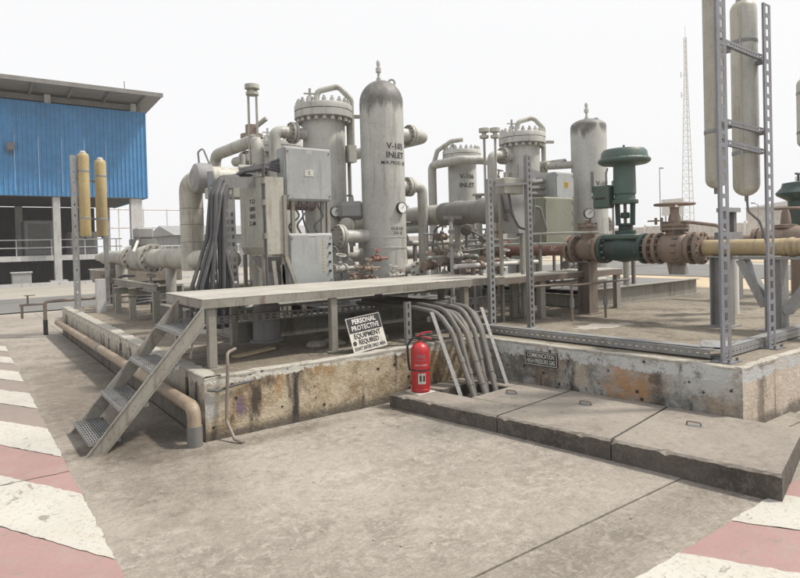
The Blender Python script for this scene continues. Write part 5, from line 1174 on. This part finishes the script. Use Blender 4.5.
# supports
PS = 'steel supports under the pipeline'
def hpost(label, y, w, zt, mat, x=LX):
    t = thing('pipe_support', label, 'pipe support', (x, y, PL), PS)
    b_ = mb(); b_.box(x-w/2, x+w/2, y-w/2, y-w/2+.012, PL+.014, zt); b_.box(x-w/2, x+w/2, y+w/2-.012, y+w/2, PL+.014, zt); b_.box(x-.006, x+.006, y-w/2+.012, y+w/2-.012, PL+.014, zt); b_.build('column', mat, t, smooth=0)
    mb().box(x-w*.75, x+w*.75, y-w*.75, y+w*.75, PL, PL+.014).build('base_plate', mat, t)
    mb().box(x-w*.55, x+w*.55, y-w*.55, y+w*.55, zt, zt+.015).build('cap_plate', mat, t)
    return t
hpost('brown weathered column under the check valve', .43, .2, LZ-.195, 'steel_rusty'); hpost('grey column with base plate behind the tall corner lamp post', -1.5, .2, LZ-.115, 'steel_galv')
hpost('thin column under the brown pipe behind the slotted uprights', 3.4, .16, LZ-.115, 'steel_rusty'); hpost('slim column supporting the red pipe', 1.55, .09, LZ-.115, 'steel_paint')
t = thing('trestle', 'grey steel trestle with two sloping braces under the tan pipe', 'pipe support', (LX, -2.1, PL))
b_ = mb(); b_.box(LX-.09, LX+.09, -2.19, -2.178, PL+.014, 1.33); b_.box(LX-.09, LX+.09, -2.022, -2.01, PL+.014, 1.33); b_.box(LX-.006, LX+.006, -2.178, -2.022, PL+.014, 1.33); b_.build('column', 'steel_galv', t, smooth=0)
mb().box(LX-.14, LX+.14, -2.24, -1.96, PL, PL+.014).build('base_plate', 'steel_galv', t); mb().box(LX-.1, LX+.1, -2.75, -1.68, 1.332, 1.362).build('top_beam', 'steel_galv', t)
mb().bar((LX, -2.0, .80), (LX, -1.74, 1.33), .16, .09, (0, 1, 0)).build('brace', 'steel_galv', t); mb().bar((LX, -2.2, .74), (LX, -2.62, 1.33), .16, .09, (0, 1, 0)).build('brace', 'steel_galv', t)
# second line at the far right
L2 = 9.0
t = thing('flanged_pipe', 'brown pipe with flanges running behind the tan pipe at the right', 'pipe', (L2, -3, LZ))
mb().cyl((L2, 0.3, LZ+.06), (L2, -9, LZ+.06), .10, 18).build('pipe', 'brown_pipe', t)
for y in (-.55, -.65, -1.5, -1.6): b_ = mb(); flange(b_, (L2, y, LZ+.06), (0, 1, 0), .2, .06); b_.build('flange', 'brown_valve', t)
mb().lathe([(.15, -.4), (.2, -.2), (.22, 0), (.2, .2), (.15, .4)], (L2, -1.08, LZ+.06), (0, 1, 0), 20).build('valve_body', 'brown_valve', t)
for y in (-.2, -3.5): mb().box(L2-.08, L2+.08, y-.08, y+.08, PL, LZ-.04).build('support_leg', 'steel_galv', t)
t = thing('green_actuator', 'dark green valve actuator at the right edge behind the slotted post', 'actuator', (10.5, -.62, PL))
GX, GYY = 10.5, -.62
mb().lathe([(.12, 1.5), (.12, 1.66), (.2, 1.68), (.2, 1.75), (.15, 1.78), (.17, 1.9), (.17, 2.2), (.2, 2.22), (.34, 2.30), (.36, 2.34), (.34, 2.37), (.27, 2.44), (.25, 2.52), (.05, 2.55)], (GX, GYY, 0), n=28).build('body', 'green_dark', t); mb().lathe([(.14, PL+.01), (.14, 1.3), (.2, 1.32), (.2, 1.5)], (GX, GYY, 0), n=20).build('valve_body', 'brown_valve', t)
mb().cyl((GX, GYY, 2.55), (GX, GYY, 2.68), .02, 8).build('stem', 'green_dark', t); mb().bar((GX-.1, GYY, 2.68), (GX+.1, GYY, 2.68), .04, .03).build('cross_handle', 'green_dark', t)
t = thing('handwheel_valve', 'small brown handwheel valve at the right edge before the green actuator', 'valve', (L2-.1, -1.02, 1.6))
mb().lathe([(.1, 1.6), (.1, 1.7), (.16, 1.71), (.16, 1.76), (.08, 1.77), (.06, 1.95), (.03, 2.03)], (L2, -.98, 0), n=18).build('bonnet', 'brown_valve', t)
w = mb(); w.torus((L2, -.98, 2.02), (0, 0, 1), .2, .016, 28, 8)
for i in range(3): a = i*2.09; w.bar((L2, -.98, 2.02), (L2+.2*math.cos(a), -.98+.2*math.sin(a), 2.02), .02, .014)
w.build('handwheel', 'brown_valve', t)
t = thing('instrument_stand', 'grey instrument stand seen through the tall corner lamp post', 'stand', (7.0, -.85, PL))
mb().box(6.95, 7.03, -1.02, -.94, PL, 1.95).build('column', 'steel_galv', t); mb().box(6.93, 7.3, -1.06, -.9, 1.94, 2.0).build('top_plate', 'steel_galv', t); mb().box(7.18, 7.26, -1.02, -.94, 1.6, 1.94).build('hanger', 'steel_dark', t); mb().box(6.9, 7.3, -1.08, -.88, 1.56, 1.66).build('lower_plate', 'steel_galv', t)
mb().cyl((7.1, -1.0, PL), (7.1, -1.0, 1.56), .10, 14).build('pipe_leg', 'far_white', t)

# ================================================================== debris
t = thing('sand_spill', 'pale spill of dried cement on the concrete left of the tall corner post', 'spill', (4.9, -.4, PL))
random.seed(3)
for (cx, cy, r_) in ((4.75, -.45, .28), (5.05, -.55, .22)):
    n = 22; vs_ = [(cx, cy, PL+.02)]
    for i in range(n): a = 2*math.pi*i/n; q = r_*random.uniform(.6, 1.15); vs_.append((cx+q*1.3*math.cos(a), cy+q*.8*math.sin(a), PL+.003))
    mb().add(vs_, [(0, 1+i, 1+(i+1) % n) for i in range(n)]).build('patch', 'patch_concrete', t, smooth=60)
b_ = mb()
for i in range(150):
    if i < 90: x, y, z = random.uniform(-.9, 2.6), random.uniform(-3.6, -.2), .004
    elif i < 120: x, y, z = random.uniform(.2, 3.0), random.uniform(.2, 1.5), PL+.003
    else: x, y, z = random.uniform(3.8, 6.0), random.uniform(-2.2, .3), PL+.003
    if z < .1 and x > 1.5: continue
    s_ = random.uniform(.003, .008); a = random.uniform(0, 3)
    b_.obox((x, y, z+s_*.3), (s_*math.cos(a), s_*math.sin(a), 0), (-s_*.7*math.sin(a), s_*.7*math.cos(a), s_*.1), (0, s_*.1, s_*.35))
o = b_.build('concrete_crumbs', 'patch_concrete', smooth=0, kind='stuff'); o['label'] = 'small crumbs of broken concrete scattered over the yard'; o['category'] = 'debris'
t = thing('rubble_heap', 'low heap of broken plaster lying under the walkway behind the sign', 'rubble', (1.7, .9, PL))
for i in range(9):
    x, y = 1.55+.1*i+random.uniform(-.1, .1), .85+random.uniform(-.2, .2); s_ = random.uniform(.06, .13)
    mb().lathe([(s_, 0), (s_*.9, s_*.3), (s_*.5, s_*.45), (.001, s_*.5)], (x, y, PL+.001), (random.uniform(-.1, .1), random.uniform(-.1, .1), 1), 7, cap=False).build('lump', 'patch_concrete', t, smooth=0)
t = thing('loose_board', 'loose timber board lying on the foundation under the walkway', 'board', (.7, .9, PL))
mb().bar((.55, .75, PL+.015), (1.05, .95, PL+.018), .09, .02).build('board', 'sand', t, smooth=0)

# ================================================================== blue building
t = thing('blue_building', 'raised building clad in blue ribbed sheets with a grey overhanging roof', 'building', (0, 31, 0))
BY, BX0, BX1, BZ0, BZ1 = 31.0, -14.0, 7.15, 4.58, 9.42
w_ = 1.05; n = int((BX1-BX0)/w_); w_ = (BX1-BX0)/n
b_ = mb(); prof = []
for k_ in range(5):
    a = k_/5*w_; prof += [(a+.0, 0), (a+.13*w_/1.05, 0), (a+.15*w_/1.05, -.05), (a+.19*w_/1.05, -.05)]
prof.append((w_-.006, 0))
vs_ = []; fs = []
for (x, y) in prof: vs_ += [(x, y, 0), (x, y, BZ1-BZ0)]
for i in range(len(prof)-1): fs.append((2*i, 2*i+2, 2*i+3, 2*i+1))
first = None
for i in range(n):
    if first is None:
        q = mb(); q.add(vs_, fs); first = q.build('cladding_sheet', 'blue_cladding', smooth=0); ob = first
    else:
        ob = first.copy(); COL.objects.link(ob)
    ob.parent = t; ob.location = (BX0+i*w_, -.004*(i % 2), BZ0)
ey0 = 31.0; n2 = 9
for i in range(n2):      # end wall
    ob = first.copy(); COL.objects.link(ob); ob.parent = t; ob.rotation_euler = (0, 0, R(90)); ob.location = (BX1, i*w_, BZ0)
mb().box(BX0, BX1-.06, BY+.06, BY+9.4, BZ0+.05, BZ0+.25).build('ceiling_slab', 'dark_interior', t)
mb().box(BX0, BX1-.06, BY+.03, BY+.2, BZ0-.02, BZ0+.045).build('bottom_rail', 'steel_blue', t)
mb().box(BX0, BX1-.3, BY+.6, BY+.7, BZ1+.002, 9.95).build('clerestory', 'dark_interior', t)
for x in (-8, -3, 2.35, 6.55): mb().box(x-.14, x+.14, BY+.1, BY+.4, BZ1+.01, 9.9).build('clerestory_post', 'building_paint', t)
rf = mb().prism([(BX0, 29.4, 10.08), (BX0, 41, 9.3), (BX0, 41, 9.45), (BX0, 29.4, 10.22)], (BX1+.55-BX0, 0, 0)).build('roof', 'roof_metal', t, smooth=0)
for i in range(12):
    x = -12.5+1.75*i; mb().prism([(x, 29.5, 10.07-.14), (x, 31.6, 9.9-.16), (x, 31.6, 9.92), (x, 29.5, 10.07)], (.09, 0, 0)).build('rafter', 'roof_metal', rf, smooth=0)
mb().box(BX0, BX1+.56, 29.33, 29.397, 10.02, 10.24).build('fascia', 'roof_metal', rf)
mb().box(BX0, BX1-.2, BY+.28, BY+.36, 9.55, 9.85).build('eaves_beam', 'roof_metal', t)
mb().cyl((6.2, 31.5, 9.9), (6.2, 31.5, 11.2), .025, 6).build('roof_rod', 'steel_galv', rf)
for x in (-8.5, -3.2, 2.6, 6.55):
    mb().box(x-.17 if x < 6 else x-.3, x+.17 if x < 6 else x+.3, BY+.1, BY+.5, .02, BZ0-.03).build('column', 'building_paint', t); mb().box(x-.4, x+.4, BY-.15, BY+.75, 0, .16).build('column_foot', 'building_paint', t)
for x in (-3, 1.5, 6.55): mb().box(x-.2, x+.2, BY+8.6, BY+9.0, 0, BZ0).build('column', 'building_paint', t)
mb().box(BX0, 5.9, BY+.9, BY+9.2, 1.2, 1.48).build('floor_slab', 'building_paint', t)
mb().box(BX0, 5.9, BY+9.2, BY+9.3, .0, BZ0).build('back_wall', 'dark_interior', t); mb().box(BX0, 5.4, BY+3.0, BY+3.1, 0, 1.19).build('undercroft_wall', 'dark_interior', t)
rl = mb()
for z in (1.9, 2.32): rl.cyl((BX0, BY+.95, z), (5.9, BY+.95, z), .03, 8)
rl = rl.build('rail', 'building_paint', t)
for i in range(12): x = -12+1.6*i; mb().cyl((x, BY+.95, 1.48), (x, BY+.95, 2.32), .03, 6).build('rail_post', 'building_paint', t)
mb().box(-40, 40, 29.4, 29.7, -.03, .14).build('kerb', 'building_paint', kind='structure')
t = thing('floodlight', 'small black floodlight fixed on the blue cladding', 'lamp', (.35, 30.9, 7.0))
mb().cbox((.62, 30.72, 7.0), (.17, 0, 0), (0, .14, 0), (0, 0, .2), .04).build('housing', 'steel_dark', t); mb().bar((.55, 30.75, 6.85), (.68, 30.95, 6.6), .06, .06).build('bracket', 'steel_dark', t)
for (x0, x1, y0, y1, z1, nm, lb) in ((-3.6, -1.8, 33.2, 35, 2.9, 'machine_cabinet', 'dark machine cabinet on the raised floor of the blue building'), (1.4, 2.9, 35, 37, 3.5, 'machine_cabinet', 'tall dark cabinet behind the railing of the blue building'), (3.6, 5.0, 34, 36, 2.8, 'machine_cabinet', 'dark cabinet at the right end of the raised floor')):
    q = thing(nm, lb, 'cabinet', ((x0+x1)/2, y0, 1.48)); mb().box(x0, x1, y0, y1, 1.481, z1, .05).build('body', 'far_grey', q); mb().box(x0+.2, x1-.2, y0-.02, y0-.001, 1.8, z1-.2).build('door', 'steel_dark', q)
    mb().box(x0+.3, x0+.36, y0-.05, y0-.021, 2.1, 2.3).build('handle', 'steel_galv', q)
for i, x in enumerate((1.0, 4.6)):
    q = thing('concrete_block', ['pale concrete block under the raised floor, left one', 'pale concrete block under the raised floor, right one'][i], 'block', (x, 30.4, 0)); mb().box(x-.5, x+.35, 30.9, 31.4, 0, .62, .03).build('body', 'far_grey', q); mb().box(x-.55, x+.4, 30.85, 31.45, .621, .68).build('cap', 'building_paint', q)

# ================================================================== far background
def low_building(name, label, x0, x1, y0, y1, h, mat, roof='far_grey', wins=0):
    t = thing(name, label, 'building', ((x0+x1)/2, y0, 0))
    mb().box(x0, x1, y0, y1, -.03, h).build('wall', mat, t, smooth=0)
    ym = (y0+y1)/2; mb().prism([(x0-.4, y0-.4, h+.01), (x0-.4, ym, h+.9), (x0-.4, y1+.4, h+.01)], (x1-x0+.8, 0, 0)).build('roof', roof, t, smooth=0)
    for i in range(wins):
        x = x0+(x1-x0)*(i+.5)/wins; f = mb().box(x-.7, x+.7, y0-.06, y0-.002, 1.0, 2.3).build('window', 'far_white', t, smooth=0); mb().box(x-.58, x+.58, y0-.08, y0-.061, 1.1, 2.2).build('pane', 'window_glass', f, smooth=0)
    return t
low_building('grey_shed', 'low grey building with pale windows behind the insulated pipe', 12.5, 26, 44, 52, 2.75, 'far_grey', 'far_grey', 5)
t = thing('pipe_gantry', 'white pipe gantry in the far haze right of the blue building', 'gantry', (15, 62, 0))
for x in (11.8, 14.2, 16.6): mb().cyl((x, 62, 0), (x, 62, 6.0), .07, 8).build('post', 'far_white', t)
for z in (4.0, 5.9): mb().cyl((11.0, 62, z), (18.5, 62, z), .07, 8).build('beam', 'far_white', t)
t = thing('yard_fence', 'pale wire fence rails in front of the low grey building', 'fence', (11, 40, 0))
for z in (.7, 1.3, 1.9): mb().cyl((7.4, 40, z), (16, 40, z), .03, 6).build('rail', 'far_white', t)
for i in range(18): mb().cyl((7.4+.5*i, 40, 0), (7.4+.5*i, 40, 1.95), .03, 6).build('picket', 'far_white', t)
def pole(label, x, y, h, arm):
    t = thing('light_pole', label, 'light pole', (x, y, 0), 'distant light poles')
    mb().cyl((x, y, 0), (x, y, h), .07, 8, .045).build('pole', 'far_grey', t)
    mb().bar((x, y, h), (x+arm, y, h+.15), .06, .06).build('arm', 'far_grey', t); mb().cbox((x+arm, y, h+.15), (.3, 0, 0), (0, .12, 0), (0, 0, .07), .02).build('lantern', 'far_grey', t)
pole('light pole above the low grey building, left one', 15.3, 50, 4.9, 1.0); pole('light pole above the low grey building, right one', 20.0, 52, 4.2, .01)
pole('light pole on the right beyond the handwheel', 62, 32, 9.2, .4); pole('short lamp pole behind the tall corner post', 72, 26, 5.0, -1.2)
# boundary wall in panels
t = thing('boundary_wall', 'long pale boundary wall in the distance on the right', 'wall', (80, 20, 0))
for i in range(24):
    y = -60+7*i; mb().box(80, 80.25, y+.06, y+6.9, -.03, 3.1+.05*(i % 3)).build('wall_panel', 'far_wall', t, smooth=0); mb().box(79.9, 80.35, y-.2, y+.05, -.03, 3.4).build('pier', 'far_white', t, smooth=0)
t = thing('pale_hall', 'long pale hall behind the boundary wall at far right', 'building', (110, 25, 0))
mb().box(110, 122, 14, 44, 0, 6.2).build('wall', 'far_wall', t, smooth=0); mb().prism([(109, 14, 6.2), (109, 29, 8.0), (109, 44, 6.2)], (14, 0, 0)).build('roof', 'far_white', t, smooth=0)
for i, (y, z, h) in enumerate(((52, 5.5, 3.0), (26.5, 6.5, 3.2))):
    t = thing('notice_board', ['white board on a frame in the haze left of the tall corner post', 'white board on a frame in the haze right of the tall corner post'][i], 'board', (95, y, 0), 'distant boards')
    x = 104 if i == 0 else 95
    mb().box(x, x+.15, y, y+4.2, z, z+h).build('panel', 'far_white', t, smooth=0)
    for dy in (.4, 3.6): mb().cyl((x+.3, y+dy, 0), (x+.3, y+dy, z+h), .15, 6).build('post', 'far_grey', t)
# lattice mast
t = thing('lattice_mast', 'tall thin lattice radio mast rising into the white haze', 'mast', (145, 73, 0))
mx, my = 145.2, 73.0; H = 50.8
def mpt(k_, z): a = k_*2*math.pi/3+.3; r_ = .35+1.45*max(0, (1-z/44)); return Vector((mx+r_*math.cos(a), my+r_*math.sin(a), z))
for k_ in range(3):
    mb().tube([mpt(k_, z) for z in (0, 22, 44, H)], .11, 6).build('leg', 'far_white', t)
for k_ in range(3):
    b_ = mb(); z = 0
    while z < H-1.2:
        st = 1.9-.6*z/H; b_.bar(mpt(k_, z), mpt((k_+1) % 3, z+st), .07, .07); b_.bar(mpt(k_, z+st), mpt((k_+1) % 3, z+st), .07, .07); z += st
    b_.build('bracing', 'far_white', t, smooth=0)
mb().cyl((mx, my, H), (mx, my, H+3), .06, 6).build('antenna', 'far_white', t)
for z in (36, 41): mb().cyl((mx-1.0, my+.7, z), (mx-1.0, my+.7, z+1.4), .13, 6).build('antenna', 'far_white', t); mb().bar((mx-1.0, my+.7, z+.6), (mx, my, z+.6), .08, .08).build('antenna_arm', 'far_white', t)

# ================================================================== haze
hz = mb().box(-70, 165, -110, 130, -1.5, 58).build('haze', 'far_white', smooth=0, kind='stuff')
mt = bpy.data.materials.new('haze_air'); mt.use_nodes = True; nt = mt.node_tree; nt.nodes.clear()
out = nt.nodes.new('ShaderNodeOutputMaterial'); pv = nt.nodes.new('ShaderNodeVolumePrincipled')
pv.inputs['Color'].default_value = (.93, .93, .93, 1); pv.inputs['Density'].default_value = .0014
nt.links.new(pv.outputs[0], out.inputs['Volume'])
hz.data.materials.clear(); hz.data.materials.append(mt); hz['label'] = 'pale haze in the air over the whole plant'; hz['category'] = 'haze'
